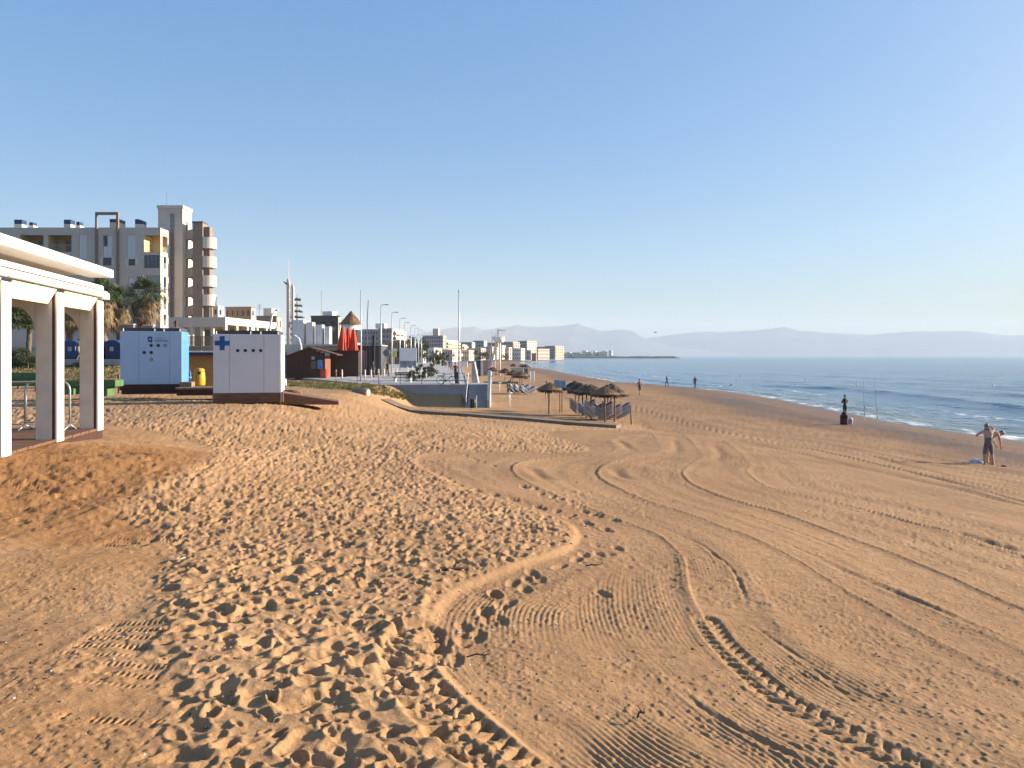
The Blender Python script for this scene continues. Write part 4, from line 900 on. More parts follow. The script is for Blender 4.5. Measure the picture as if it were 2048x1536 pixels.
    m=MB(); m.bbox(lx(192),lx(238.5),-.3,.1,zt+.004,zt+.4,.02); m.build('frame_beam',M_brownp,T)
    for p0,p1,t0 in ((2,18,432),(20,30,0),(104,118,432),(118,127,0),(204,219,0),(219,225,0),(250,258,431),(258,266,434)):
        if t0==0: continue
        m=MB(); m.bbox(lx(p0),lx(p1),3,4.2,lz(455)-.05,lz(441),.02); f=m.build('chimney',M_plasterl,T); g=MB(); g.bbox(lx(p0),lx(p1),3,4.2,lz(441)+.004,lz(t0),.02); g.build('cowl',M_navy,f)
    for p0,p1,t0 in ((20,29,434),(118,126,433)): m=MB(); m.bbox(lx(p0),lx(p1),4.5,5.6,lz(455)-.05,lz(440),.02); f=m.build('chimney',M_plasterl,T); g=MB(); g.bbox(lx(p0),lx(p1)-.1,4.5,5.6,lz(440)+.004,lz(t0),.02); g.build('cowl',M_navy,f)
    m=MB(); m.bbox(lx(205),lx(224),2,4,lz(455)-.05,lz(440),.03); f=m.build('chimney',M_plaster,T); g=MB(); g.bbox(lx(205),lx(224),2,4,lz(440)+.004,lz(433),.03); g.build('cowl',M_navy,f)
    for p0,p1 in ((28,44),(236,278)): m=MB(); m.bbox(lx(p0),lx(p1),5,7,lz(448),lz(445),.02); m.bbox(lx(p1)-.3,lx(p1),5,7,lz(456),lz(448)-.004,.02); m.build('roof_pergola',M_brownp,T)
    # stair tower behind
    Y2=Y+3.6; q=lambda px: PX(px,Y2)-ox; w=lambda py: PZ(py,Y2)-oz; yo=3.6
    zt=w(417); m=MB(); m.facade(q(316),q(365),0,zt,[(q(340),q(349),w(640),w(427))],.3,yo); m.build('tower_wall',M_plaster,T)
    m=MB(); m.box(q(340),q(349),yo+.12,yo+.2,w(640),w(427)); f=m.build('stair_window',mat('mauve_glass',(.30,.27,.29),.4,.08,.6),T)
    for i in range(22): z=w(640)+(w(427)-w(640))*(i+.5)/22; g=MB(); g.box(q(340),q(349),yo+.06,yo+.119,z-.03,z+.03); g.build('glazing_bar',M_brownp,f)
    m=MB(); m.box(q(316),q(365),yo+.31,yo+3.3,0,zt-.05); m.box(q(316)-.15,q(365)+.12,yo-.1,yo+3.4,zt+.003,zt+.5); m.build('tower_core',M_plasterl,T)
    m=MB(); m.box(q(365)+.002,q(365)+.06,yo+1.3,yo+2.0,w(640),w(440)); m.build('tower_recess',M_brownp,T)
    m=MB(); m.tube([(q(328),yo+1,zt+.5),(q(328),yo+1,w(380))],.04,5); m.build('antenna',M_grey,T)
    # zigzag open stair
    Y3=Y+5.0; q3=lambda px: PX(px,Y3)-ox; w3=lambda py: PZ(py,Y3)-oz
    zs=[(448,476),(500,516),(538,554),(576,592),(614,630)]
    m=MB(); m.box(q3(369),q3(373),5.0,7.5,0,w3(452)); m.build('stair_wall',M_plasterl,T)
    for i in range(6):
        za=w3(476+38*i); zb=w3(457+38*i)
        m=MB(); m.prism([(q3(373),za-.3),(q3(392),zb-1.3),(q3(392),zb+.1+0),(q3(373),za+1.1)],4.8,5.1); m.build('stair_flight',M_plaster,T)
        m=MB(); m.prism([(q3(373),za-.3),(q3(379),za-.3-.0),(q3(392),za-2.2+.9),(q3(392),za-2.2+1.5),(q3(379),za+1.0),(q3(373),za+1.1)],5.4,5.7); m.build('stair_flight',M_plasterl,T)
    m=MB(); m.bbox(q3(391),q3(411),3.9,5.7,0,w3(448),.03); m.build('brown_tower',M_brownp,T)
    m=MB(); m.box(q3(391)-.05,q3(411)+.05,3.85,5.75,w3(448)+.004,w3(445)); m.build('tower_cap',M_grey,T)
    m=MB(); m.box(q3(411)+.004,q3(411)+.9,4.4,5.7,0,w3(455)); m.build('balcony_core',M_brownp,T)
    for i in range(4):
        zt=w3(476+38*i); zb=w3(498+38*i); m=MB(); m.lathe([(1.25,zb),(1.25,zt),(1.17,zt),(1.17,zb+.18),(.1,zb+.16),(.1,zb)],24,q3(416)+.0,5.1); m.build('round_balcony',M_plasterl,T,False)
apartment()
# ------------------------------------------------------------------ generic blocks with real window openings, seen on a corner
def block(name,lab,cpx,lpx,rpx,Y,top,zb,b,mfront,mside=None,fw=None,sw=None,floors=4,glass=None,group=None,cat='building',roofm=None,bal=False,parapet=.0,fh=(.25,.75),depth=None):
    b=R(b); Xc,w1,w2=corner_dims(cpx,lpx,rpx,Y,b); mside=mside or mfront; glass=glass or M_glass
    if w2 is None or w2<0: w2=depth or 8
    if depth: w2=min(w2,depth)
    T=thing(name,lab,cat,(Xc,Y,zb),-b,group); H=PZ(top,Y)-zb; fhz=H/floors; pane={}
    def holes(n,w): 
        o=[]
        for f in range(floors):
            for i in range(n): c=w*(i+.5)/n; hw=w/n*.24; o.append((c-hw,c+hw,fhz*(f+fh[0]),fhz*(f+fh[1])))
        return o
    hf=[(a-w1,c-w1,d,e) for a,c,d,e in holes(fw,w1)] if fw else []
    m=MB(); m.facade(-w1,0,0,H,hf,.25); m.build('front_wall',mfront,T)
    hs=holes(sw,w2) if sw else []
    m=MB(); m.facade(.26,w2,0,H,[(max(a,.4),c,d,e) for a,c,d,e in hs],.25); m.xf(Matrix.Rotation(R(90),4,'Z')); m.xf(Matrix.Translation((-.0,0,0))); m.build('side_wall',mside,T)
    def pm(sz):
        if sz not in pane: q=MB(); q.box(-sz[0]/2,sz[0]/2,-.03,.03,0,sz[1]); pane[sz]=q.mesh('window',glass)
        return pane[sz]
    for a,c,d,e in hf: part('window',pm((round(c-a,3),round(e-d,3))),T,((a+c)/2,.16,d))
    for a,c,d,e in hs: part('window',pm((round(c-a,3),round(e-d,3))),T,(-.16,(a+c)/2,d),(0,0,R(90)))
    m=MB(); m.box(-w1+.02,-.30,.30,w2-.02,0,H-.03); m.build('core',M_dglass,T)
    m=MB(); m.box(-w1-.05,.05,-.05,w2+.05,H+.004,H+.25+parapet); m.build('roof',roofm or mfront,T)
    if bal:
        for f in range(1,floors):
            m=MB(); m.box(.004,.9,.4,w2-.3,fhz*f-.1,fhz*f+.05); m.box(.82,.9,.4,w2-.3,fhz*f+.054,fhz*f+.85); m.build('balcony',mside,T)
    return T,w1,w2,H
def town():
    C=lambda n,c: mat(n,c,.85,.06,.15,dirt=.1)
    br=C('brick_brown',(.30,.19,.14)); be=C('town_beige',(.55,.46,.36)); gr=C('town_grey',(.36,.35,.36)); mv=C('town_mauve',(.36,.29,.28)); cr=C('town_cream',(.66,.56,.42)); bl=C('town_bluegrey',(.42,.45,.50)); pk=C('town_pink',(.58,.42,.34)); wh=C('town_white',(.72,.70,.66))
    block('apartment_building','grey flat block with a water tank roof left of the street lamps',757,722,None,232,660,2.5,4,gr,gr,6,3,6,depth=12)
    T,_,_,H=block('apartment_building','brown apartment block with a lit balcony side among the street lamps',786,757,808,225,658,2.5,6,mv,cr,4,4,7,bal=True)
    m=MB(); m.bbox(-6,-3.2,2,5,H+.26,H+1.8,.05); m.build('stair_head',wh,T)
    T,_,_,H=block('hotel','brown seafront hotel block with a narrow lit edge',886,845,892,330,672,2.5,7,mv,pk,9,2,7,fh=(.3,.7)); m=MB(); m.bbox(-5.5,-3,4,7,H+.26,H+3.4,.05); m.build('roof_tower',pk,T)
    m=MB(); m.bbox(-27,-25.4,3,6,H+.26,H+2.0,.05); m.build('chimney',br,T)
    block('apartment_building','sunlit cream block with many balconies right of the brown hotel',893,888,918,345,681,2.5,8,cr,cr,1,9,6,bal=True)
    block('apartment_building','blue grey shaded block behind the tall right flagpole',944,914,950,420,685,2.5,6,bl,wh,7,2,6)
    block('apartment_building','pale shaded block with a white penthouse left of the lifeguard tower',968,946,974,470,682,2.5,5,gr,wh,6,2,6)
    block('apartment_building','grey brown shaded block just behind the lifeguard tower',996,968,1002,520,686,2.5,4,mv,be,6,2,6)
    block('apartment_building','grey shaded block right of the lifeguard tower with a lit yellow end',1026,1000,1039,640,684,1.2,30,mv,cr,7,3,6,bal=True)
    block('apartment_building','mauve block with a tall sunlit end on the bay',1054,1036,1073,660,682,1.2,30,mv,cr,5,5,7)
    block('beach_hotel','low sunlit building with rows of arches at the water',1076,1072,1099,690,698,1.2,32,pk,pk,1,9,3)
    block('apartment_building','last block on the bay with a rounded sunlit end',1110,1090,1127,720,692,1.2,33,mv,cr,5,4,5,bal=True)
    block('storage_hut','small square brown hut on the far beach before the arched building',1072,1063,1074,560,707,.6,25,br,br,None,None,1)
    fg=mat('far_glass',(.12,.11,.115),.3,.3,.3)
    for i,(c,l,r_,Y,t,zb_,bb,mf,ms,nf,ns,fl,bal_) in enumerate(((846,806,852,255,690,2.5,6,be,cr,8,1,3,0),(868,842,884,270,697,2.5,7,wh,cr,5,2,2,0),(905,880,922,300,700,2.5,8,pk,cr,5,4,2,1),(925,905,934,390,690,2.5,6,cr,cr,4,2,5,1),(938,915,948,360,701,2.5,6,be,wh,5,2,2,0),(962,936,972,400,697,2.5,5,mv,pk,6,2,3,0),(985,960,996,430,694,2.5,4,gr,cr,6,3,4,0),(1004,976,1012,560,691,2,4,be,cr,6,2,4,0),(1018,990,1024,590,695,1.5,20,pk,cr,6,1,3,0),(1042,1020,1050,610,697,1.2,25,wh,cr,5,2,3,0),(1062,1040,1070,630,701,1.2,28,be,cr,5,2,2,0),(1090,1066,1096,740,694,1.2,30,mv,be,6,2,4,0),(812,770,822,210,683,2.5,5,br,pk,7,2,3,0))):
        block('town_house',ORD[i]+' house of the low crowded seafront row below the taller blocks',c,l,r_,Y,t,zb_,bb,mf,ms,nf,ns,fl,glass=fg,bal=bool(bal_),group='houses of the seafront row',cat='house')
    # headland, breakwater and pale houses beyond
    m=MB(); pts=[]
    for i in range(60): x=PX(1120+i*4.2,1650); pts.append((x,1650+20*math.sin(i),-1)) 
    def mound(name,lab,p0,p1,Y,hpx,mt,dep,cat='headland'):
        mb=MB(); N=70; M=8; xs=np.linspace(PX(p0,Y),PX(p1,Y),N)
        V=[]
        for j in range(-M,M+1):
            t=abs(j)/M
            for i in range(N): e=min(1,min(i,N-1-i)/4); H=(hpx/F*Y)*e*(1+.25*2*float(fbm(i*.4,j*.3,151,3))); V.append((xs[i],Y+j*dep/M,-1.2+(H+1.2)*(1-t**2.2)))
        mb.add(V,[(a*N+i,a*N+i+1,(a+1)*N+i+1,(a+1)*N+i) for a in range(2*M) for i in range(N-1)]); o=mb.build(name,mt,None,True); return o
    tag(mound('headland','',1118,1215,1500,9,mat('headland_scrub',(.05,.065,.04),.95,.3,.05),40),kind='structure')
    T=mound('breakwater','',1130,1362,1330,4.2,mat('breakwater_rock',(.13,.115,.10),.95,.35,.4,.8,1.2),9); tag(T,'long dark rock breakwater reaching out from the headland','breakwater')
    r=random.Random(5)
    for i in range(9):
        px=1135+i*10.5+r.uniform(-3,3); w=r.uniform(5,9); block('far_house',ORD[i]+' tiny pale house from the left behind the headland',px+w*.6,px-w*.4,px+w,1750,702.5+r.uniform(-1.5,2.5),1,35,wh if i%2 else be,wh,3,2,2,cat='house',group='far houses on the headland')
    # nearer houses between the apartment block and the chimney
    T,w1,w2,H=block('house','flat roofed house with a glazed upper storey behind the white portico',502,451,510,130,616,4.5,9,M_brownp,M_plasterl,5,1,5)
    T,w1,w2,H=block('house','brown house with a white roof box and aerials behind the kiosk',553,513,563,140,634,4.5,8,M_brownp,be,3,2,3); m=MB(); m.bbox(-3.6,-1.9,2,4,H+.26,H+1.8,.03); m.build('roof_box',wh,T)
    m=MB(); m.tube([(-3.9,1,H+.2),(-3.9,1,H+2.6)],.05,5); [m.tube([(-4.4,1,H+1.6+i*.35),(-3.4,1,H+1.6+i*.35)],.025,4) for i in range(3)]; m.build('aerial',M_grey,T)
    T,w1,w2,H=block('house','pale glazed house right below the round balconies',436,416,446,135,614,4.5,9,M_plaster,M_plasterl,2,1,5)
    T,w1,w2,H=block('house','dark grey modern house with a white roof box behind the white fins',676,622,681,118,634,2.6,9,M_roofg,M_plasterl,3,1,3); m=MB(); m.bbox(-3.9,-2.2,3,5,H+.26,H+1.1,.03); m.build('roof_box',wh,T)
    m=MB(); m.tube([(-3.2,1,H+.2),(-3.2,1,PZ(580,118)-2.6)],.04,5); m.build('mast',M_grey,T)
    block('house','grey beige house behind the chimney tower',612,598,622,128,644,3.5,8,M_plaster,M_plasterl,2,1,3)
    # white portico with columns
    Y=100; zb=4.4; T=thing('portico','white flat roofed portico with square columns behind the kiosks','portico',(PX(451,Y),Y,zb),-R(5)); H=PZ(634,Y)-zb; wl=PX(451,Y)-PX(331,Y)
    m=MB(); m.bbox(-wl,0,0,.5,H-1.3,H,.02); m.build('front_beam',M_plasterl,T); L=17; bx=math.sin(R(5))
    m=MB(); m.bbox(-.35,0,.51,L,H-1.0,H-.01,.02); m.build('side_beam',M_plasterl,T); m=MB(); m.box(-wl,-.36,.51,L,H-.45,H-.08); m.build('roof',M_plasterl,T)
    for i in range(6): y=.05+i*(L-.6)/5; m=MB(); m.bbox(-.34,-.01,y,y+.55,0,H-1.005,.03); m.build('column',M_plasterl,T)
    for i in range(5): x=-wl+.2+i*(wl-.9)/5; m=MB(); m.bbox(x,x+.4,.05,.45,0,H-1.305,.03); m.build('column',M_plasterl,T)
    m=MB(); m.box(-wl+.4,-1.2,8,8.2,0,H-.46); m.build('back_wall',mat('loggia_yellow',(.62,.45,.20),.85,.05,1),T)
    for i in range(4): x=-wl+1+i*1.9; m=MB(); m.box(x,x+1,7.9,7.995,.1,H-1.4); m.build('door',M_glass,T)
    # slatted bar with its blue awning, seen between the kiosks
    Y=47; T=thing('beach_bar','slatted timber bar with a dark blue awning between the kiosks','bar',(PX(380,Y),Y,gz(PX(395,Y),Y)),R(6)); z0=gz(PX(395,Y),Y)
    for i in range(12): z=PZ(700-i*2.4,Y)-z0; m=MB(); m.bbox(-.6,1.9,0,.04,z,z+.055,.006); m.build('slat',M_woodg,T)
    m=MB(); m.box(-.6,1.9,.05,1.4,-.3,PZ(703,Y)-z0); m.build('bar_wall',mat('ochre_board',(.36,.20,.07),.8,.15,2,stretch=(1,1,9)),T)
    m=MB(); m.bbox(-.65,1.95,-.5,.03,PZ(704.5,Y)-z0,PZ(702.2,Y)-z0,.01); m.build('counter_edge',M_white,T); m=MB(); m.bbox(-.65,1.95,-.45,.02,PZ(711,Y)-z0,PZ(704.7,Y)-z0,.02); m.build('awning',M_navy,T)
    for x in (-.55,.6,1.8): m=MB(); m.bbox(x-.05,x+.05,.06,.16,0,PZ(672,Y)-z0,.01); m.build('post',M_log,T)
town()
# ------------------------------------------------------------------ promenade
def promenade():
    pts=[(-3.7,62),(float(prom_r(430)),430),(-150,430),(-40,92.5),(-28,90.3),(-10.9,62)]
    m=MB(); m.prismz(pts,.2,PROM_Z-.045); P=m.build('promenade',M_pave); tag(P,kind='structure')
    d=Vector((-.074,1)).normalized(); nx=Vector((d.y,-d.x)); me=MB(); me.bbox(-.93,.93,0,3.72,-.04,0,.008); sm=me.mesh('paving_slab',M_pave); rz=math.atan2(-d.x,d.y)
    for c in range(7):
        for r in range(34):
            o=Vector((-4.75,62.02))+d*(r*3.76)-nx*(c*1.885)
            if o.y<62+max(0,(-9.6-o.x))*1.7 or o.y<62: continue
            part('paving_slab',sm,P,(o.x,o.y,PROM_Z+random.uniform(-.002,.002)),(0,0,rz))
    for i in range(4):
        m=MB(); m.bbox(-10.85+i*1.79,-10.85+i*1.79+1.775,61.93,61.995,.2,PROM_Z-.10,.01); p=m.build('wall_panel',M_concb,P)
        g=MB(); g.ball((-10.0+i*1.79,61.93,1.6),.05,.01,.05,8,4); g.build('drain_hole',M_black,p)
    m=MB(); m.bbox(-10.9,-3.66,61.88,62.25,PROM_Z-.098,PROM_Z+.008,.015); m.build('coping',M_conc,P)
    for i in range(40): m=MB(); y=62.3+i*5; m.bbox(0,.25,0,4.95,.2,PROM_Z+.01,.01); o=m.build('edge_wall',M_conc,P); o.location=(float(prom_r(y))-.02,y,0); o.rotation_euler=(0,0,rz)
    # railing along the front
    T=thing('railing','thin black railing along the front of the promenade','railing',(-13,62.75,PROM_Z))
    for z in (.30,.60,.92): m=MB(); m.tube([(0,0,z),(9.1,0,z)],.016,6); m.build('rail',M_black,T)
    for i in range(6): m=MB(); m.tube([(.05+i*1.8,0,0),(.05+i*1.8,0,.95)],.024,6); m.build('post',M_black,T)
    # flagpoles
    for lab,px,Y,top in (('tall white flagpole on the front edge of the promenade beside the bicycle',918,63.2,583),('tall white flagpole left of the promenade beside the brown kiosk',722,70.5,583)):
        z=PROM_Z if px>800 else PROM_Z-.03; h=PZ(top,Y)-z; T=thing('flagpole',lab,'flagpole',(PX(px,Y),Y,z),0,'white flagpoles'); m=MB(); m.tube([(0,0,.12),(0,0,h*.5),(0,0,h)],[.085,.07,.045],10); m.build('pole',M_steel,T,True)
        m=MB(); m.lathe([(.16,0),(.16,.1),(.09,.12)],12); m.build('base',M_conc,T); m=MB(); m.ball((0,0,h+.05),.08); m.build('finial',M_lgrey,T,True)
    # street lamps
    for i,(px,Y) in enumerate(((762,97),(784,114),(800,132),(809,149),(822,164),(830,180),(837,193),(843,210))):
        T=thing('street_lamp',ORD[i]+' tall street lamp from the left along the promenade','street lamp',(PX(px,Y),Y,PROM_Z-.05),0,'street lamps along the promenade')
        m=MB(); m.tube([(0,0,0),(0,0,4),(0,0,8.85)],[.11,.09,.065],8); m.build('pole',M_steel,T,True); m=MB(); m.tube([(0,0,8.85),(.2,-.03,9.0),(.55,-.1,9.03)],[.06,.05,.045],6); m.build('arm',M_lgrey,T); m=MB(); m.bbox(.5,1.0,-.2,.05,8.97,9.06,.02); m.build('lamp_head',M_grey,T)
    # parked bicycle
    T=thing('bicycle','black bicycle parked on the edge of the promenade','bicycle',(PX(893.5,62.45),62.45,PROM_Z))
    for x in (-.52,.52):
        m=MB(); m.tube([(x+.33*math.cos(t),0,.345+.33*math.sin(t)) for t in np.linspace(0,2*math.pi,25)],.020,6,False); w=m.build('wheel',M_black,T,True)
        for k in range(10): a=k*math.pi/5; g=MB(); g.tube([(x,0,.345),(x+.32*math.cos(a),0,.345+.32*math.sin(a))],.003,3); g.build('spoke',M_lgrey,w)
        g=MB(); g.tube([(x,-.05,.345),(x,.05,.345)],.025,8); g.build('hub',M_grey,w)
    m=MB(); bb=(-.08,0,.30); st=(-.20,0,.80); ht=(.36,0,.84); 
    for a,b in ((bb,st),(bb,(.38,0,.70)),(st,ht),((-.52,0,.345),st),((-.52,0,.345),bb),((.36,0,.90),(.52,0,.345))): m.tube([a,b],.020,6)
    m.build('frame',M_black,T,True); m=MB(); m.bbox(-.36,-.10,-.06,.06,.90,.95,.02); m.tube([st,(-.22,0,.92)],.015,6); m.build('saddle',M_black,T)
    m=MB(); m.tube([(.36,0,.90),(.34,0,1.02),(.30,-.28,1.05),(.22,-.30,1.04)],.014,6); m.tube([(.34,0,1.02),(.30,.28,1.05),(.22,.30,1.04)],.014,6); m.build('handlebar',M_black,T,True)
    m=MB(); m.bbox(-.78,-.30,-.07,.07,.70,.74,.01); m.tube([(-.7,0,.7),(-.52,.05,.36)],.008,4); m.build('rear_rack',M_black,T); m=MB(); m.tube([(-.08,-.1,.22),(-.08,.1,.38)],.012,5); m.lathe([(.10,-.008),(.10,.008)],14); m.v[-28:]=[(bb[0]+v[0],v[2]-.05,bb[2]+v[1]) for v in m.v[-28:]]; m.build('crank',M_grey,T)
    # dark litter post, low bench and shrubs
    T=thing('waste_post','dark square waste post beside the right flagpole','bin',(PX(914,64.4),64.4,PROM_Z)); m=MB(); m.bbox(-.16,.16,-.16,.16,0,.92,.02); m.build('body',M_black,T); m=MB(); m.bbox(-.18,.18,-.18,.18,.924,1.0,.02); m.build('cap',M_grey,T)
    Y=68; T=thing('bench','low dark wooden bench with an open back at the promenade front','bench',(PX(806,Y),Y,PROM_Z),R(-15))
    for k in range(3): m=MB(); m.bbox(-.95,.95,-.25+k*.16,-.11+k*.16,.42,.46,.01); m.build('seat_slat',M_darkw,T)
    for k in range(2): m=MB(); m.bbox(-.95,.95,.26,.30,.58+k*.17,.71+k*.17,.01); m.build('back_slat',M_darkw,T)
    for x in (-.75,.75): m=MB(); m.bbox(x-.04,x+.04,-.22,.26,0,.415,.01); m.bbox(x-.04,x+.04,.20,.255,.42,.92,.01); m.build('leg',M_lgrey,T)
    for i,(px,Y,rx,rz_) in enumerate(((848,82,1.0,.85),(857,86,.9,.75),(826,72,.9,.55),(838,78,.9,.6))):
        shrub(['round green shrub in the promenade bed beside the white posts','smaller green shrub just right of the round one in the bed','low scrubby bush at the near end of the promenade bed','low scrubby bush second along the promenade bed'][i],PX(px,Y),Y,PROM_Z-.05,rx,rx,rz_,i%3,'shrub','shrubs in the promenade bed',i*1.3)
    # bollards and short posts
    bo=[(684,80,0),(672,83,1),(730,79,0),(742,79.5,0),(748,82,1),(757,84,0),(768,86,0),(777,88,1),(785,90,0),(793,93,0),(841,76,0),(852,80,0),(815,101,0),(825,108,0)]
    for i,(px,Y,dk) in enumerate(sorted(bo)):
        T=thing('bollard',ORD[i]+' short post from the left along the edge of the paved square','bollard',(PX(px,Y),Y,PROM_Z-.05),0,'short posts on the paved square'); m=MB(); m.tube([(0,0,0),(0,0,.9)],[.085,.08],10); m.tube([(0,0,.9),(0,0,.95)],[.08,.05],10); m.build('shaft',M_log if dk else M_whitew,T,True); m=MB(); m.lathe([(.086,.70),(.086,.78)],10); m.build('band',M_lgrey,T)
    for i in range(7):
        Y=84+i*9; x=float(prom_r(Y))-6.2; T=thing('edge_block',ORD[i]+' white kerb block from the camera along the promenade bed','block',(x,Y,PROM_Z),rz,'white blocks along the bed'); m=MB(); m.bbox(-.2,.2,-.3,.3,0,.34,.04); m.build('block_body',M_white,T); m=MB(); m.bbox(-.14,.14,-.22,.22,.342,.38,.02); m.build('block_top',M_whitew,T)
promenade()

def square_buildings():
    # brown gabled hut
    Y=82; z=PROM_Z-.05; cx=PX(650,Y); w=cx-PX(573,Y); T=thing('wooden_hut','dark brown gabled hut with posters behind the dune grass','hut',(cx,Y,z),R(3)); H=PZ(712,Y)-z
    n=9
    for i in range(n): x0=-w+i*w/n; xm=-w+(i+.5)*w/n; hh=H+ (PZ(695,Y)-PZ(712,Y))*(1-abs(xm+w*.40)/(w*.62)); m=MB(); m.bbox(x0+.006,x0+w/n-.006,0,.05,0,hh-.06,.008); m.build('front_board',M_darkw,T)
    m=MB(); m.box(-w+.02,-.06,.06,3.2,0,H); m.build('body',M_darkw,T); m=MB(); m.box(-.05,0,.06,3.2,0,H); m.build('side_wall',mat('sunlit_board',(.22,.085,.045),.8,.2,2,stretch=(1,1,8)),T)  # sun on the side wall put into a lighter board colour
    ap=PZ(694,Y)-z; ex=1.35; xa=-w*.40
    for sx,xe in ((-1,-w-.1),(1,ex)):
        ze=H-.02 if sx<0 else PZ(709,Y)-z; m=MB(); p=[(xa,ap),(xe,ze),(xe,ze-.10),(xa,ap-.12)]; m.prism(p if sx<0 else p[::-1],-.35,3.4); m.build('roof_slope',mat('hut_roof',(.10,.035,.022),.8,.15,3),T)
    def sg(a,b,c,d,mt,nm): m=MB(); m.bbox(PX(a,Y)-cx,PX(b,Y)-cx,-.03,-.003,PZ(d,Y)-z,PZ(c,Y)-z,.004); return m.build(nm,mt,T)
    sg(623.5,629.5,713,719,M_lgrey,'notice'); sg(622,632,722,738,mat('menu_board',(.16,.10,.08),.7,.2,6),'notice'); sg(635,646,720,738,mat('blue_poster',(.10,.28,.55),.5,.5,5),'poster')
    T2=thing('drinks_machine','red drinks machine against the corner of the brown hut','machine',(PX(648,81),81,z)); m=MB(); m.bbox(-.36,.30,-.3,.3,0,1.0,.04); m.build('cabinet',mat('machine_red',(.42,.03,.02),.4,.1,3),T2); m=MB(); m.bbox(-.30,.24,-.312,-.301,.25,.85,.01); m.build('front_panel',mat('machine_panel',(.5,.07,.04),.4,.2,8),T2)
    # brown square kiosk
    Y=86; cx=PX(717,Y); w=cx-PX(660,Y); T=thing('timber_kiosk','dark brown square kiosk under the closed red parasols','kiosk',(cx,Y,z),R(4)); H=PZ(703,Y)-z; n=8
    for i in range(n): m=MB(); m.bbox(-w+i*w/n+.005,-w+(i+1)*w/n-.005,0,.05,0,H,.008); m.build('front_board',mat('kiosk_board',(.050,.026,.014),.75,.2,2,stretch=(1,1,9)),T)
    m=MB(); m.box(-w+.02,-.03,.06,3,0,H-.02); m.build('body',M_darkw,T); m=MB(); m.box(-w-.1,.1,-.1,3.1,H+.004,H+.12); m.build('roof',M_darkw,T)
    # closed red parasols
    for i,(p0,p1,t,Y) in enumerate(((673,698,655,90),(685,709,657,91.5),(696,718,659,90.5))):
        r=(PX(p1,Y)-PX(p0,Y))/2; T=thing('closed_parasol','closed tall red parasol behind the brown kiosk, '+['left','middle','right'][i]+' of three','parasol',(PX((p0+p1)/2,Y),Y,z),0,'closed red parasols'); zt=PZ(t,Y)-z; zbm=PZ(704,Y)-z-.9; mb=MB(); N=36; V=[]; L=9
        for j in range(L):
            f=j/(L-1); rr=r*(.28+.72*f**.9)
            for k in range(N): a=2*math.pi*k/N; q=rr*(1+(.20*math.cos(9*a+i)+.07*math.cos(5*a))*(.3+.7*f)); V.append((q*math.cos(a),q*math.sin(a),zt+(zbm-zt)*f))
        mb.add(V,[(j*N+k,(j+1)*N+k,(j+1)*N+(k+1)%N,j*N+(k+1)%N) for j in range(L-1) for k in range(N)]+[tuple(range(N))]); mb.build('canopy',M_red,T,True); m=MB(); m.tube([(0,0,0),(0,0,zt+.15)],.06,8); m.build('pole',M_grey,T)
    # white restaurant with tall fins
    Y=97; cx=PX(690,Y); T=thing('restaurant','low white restaurant with four tall white fins behind the brown hut','restaurant',(cx,Y,z),0); x=lambda p: PX(p,Y)-cx; zz=lambda q: PZ(q,Y)-z
    m=MB(); m.box(x(562),x(690),0,9,0,zz(689)); m.build('base_wall',M_plasterl,T); m=MB(); m.prismz([(x(604),-1.2),(x(690),-1.2),(x(690),-.01),(x(604),-.01)],zz(692),zz(688.5)); m.build('eaves',M_plasterl,T); m=MB(); m.box(x(566),x(574),-.1,-.004,0,zz(705)); m.build('blue_door',M_bluep,T)
    for a,b,t in ((584,606,640),(611,624,644),(631,643,649),(648,658,653)):
        dp=1.6 if a<600 else 1.3; m=MB(); m.bbox(x(a),x(b),.3,.3+dp,zz(689)+.004,zz(t),.02); f=m.build('fin',M_white,T); g=MB(); g.box(x(b)+.003,x(b)+.03,.3+dp*.35,.3+dp*.8,zz(689)+.05,zz(t+8)); g.build('slot',M_wall,f)
    for k in range(9): xx=x(562)+.35*k; m=MB(); m.tube([(xx,.2,zz(689)),(xx,.2,zz(689)+.9)],.02,5); m.build('roof_rail_post',M_white,T)
    # round house with a thatched cone
    Y=108; T=thing('round_house','white round house with a brown thatched cone roof','house',(PX(702,Y),Y,z),0); r=PX(722,Y)-PX(702,Y); zz=lambda q: PZ(q,Y)-z
    m=MB(); m.lathe([(r,0),(r,zz(648))],28); m.build('wall',M_white,T,True); N=40; mb=MB(); V=[]; L=10
    for j in range(L):
        f=j/(L-1)
        for k in range(N): a=2*math.pi*k/N; q=(.05+(r*1.14)*f)*(1+.02*random.uniform(-1,1)); V.append((q*math.cos(a),q*math.sin(a),zz(622)+(zz(649)-zz(622))*f+random.uniform(-.05,.05)))
    mb.add(V,[(j*N+k,(j+1)*N+k,(j+1)*N+(k+1)%N,j*N+(k+1)%N) for j in range(L-1) for k in range(N)]); mb.build('thatched_roof',mat('brown_thatch',(.22,.125,.055),.95,.3,3,.8,8,stretch=(1,1,.3)),T,True)
    for k in (-60,-30,5): m=MB(); a=R(k); m.bbox(-.4,.4,-.06,.0,zz(686),zz(660),.01); o=m.build('window',M_glass,T); o.location=(r*math.cos(a),r*math.sin(a),0); o.rotation_euler=(0,0,a+R(90))
    m=MB(); m.tube([(r+.9,0,0),(r+.9,0,zz(640)),(r+1.05,0,zz(600))],[.09,.07,.05],6); m.build('mast',M_grey,T)
    # dark restaurant front, glass bay and black column
    Y=92; cx=PX(762,Y); T=thing('cafe','dark fronted cafe with a glass bay behind the left flagpole','cafe',(cx,Y,z),R(3)); x=lambda p: PX(p,Y)-cx; zz=lambda q: PZ(q,Y)-z
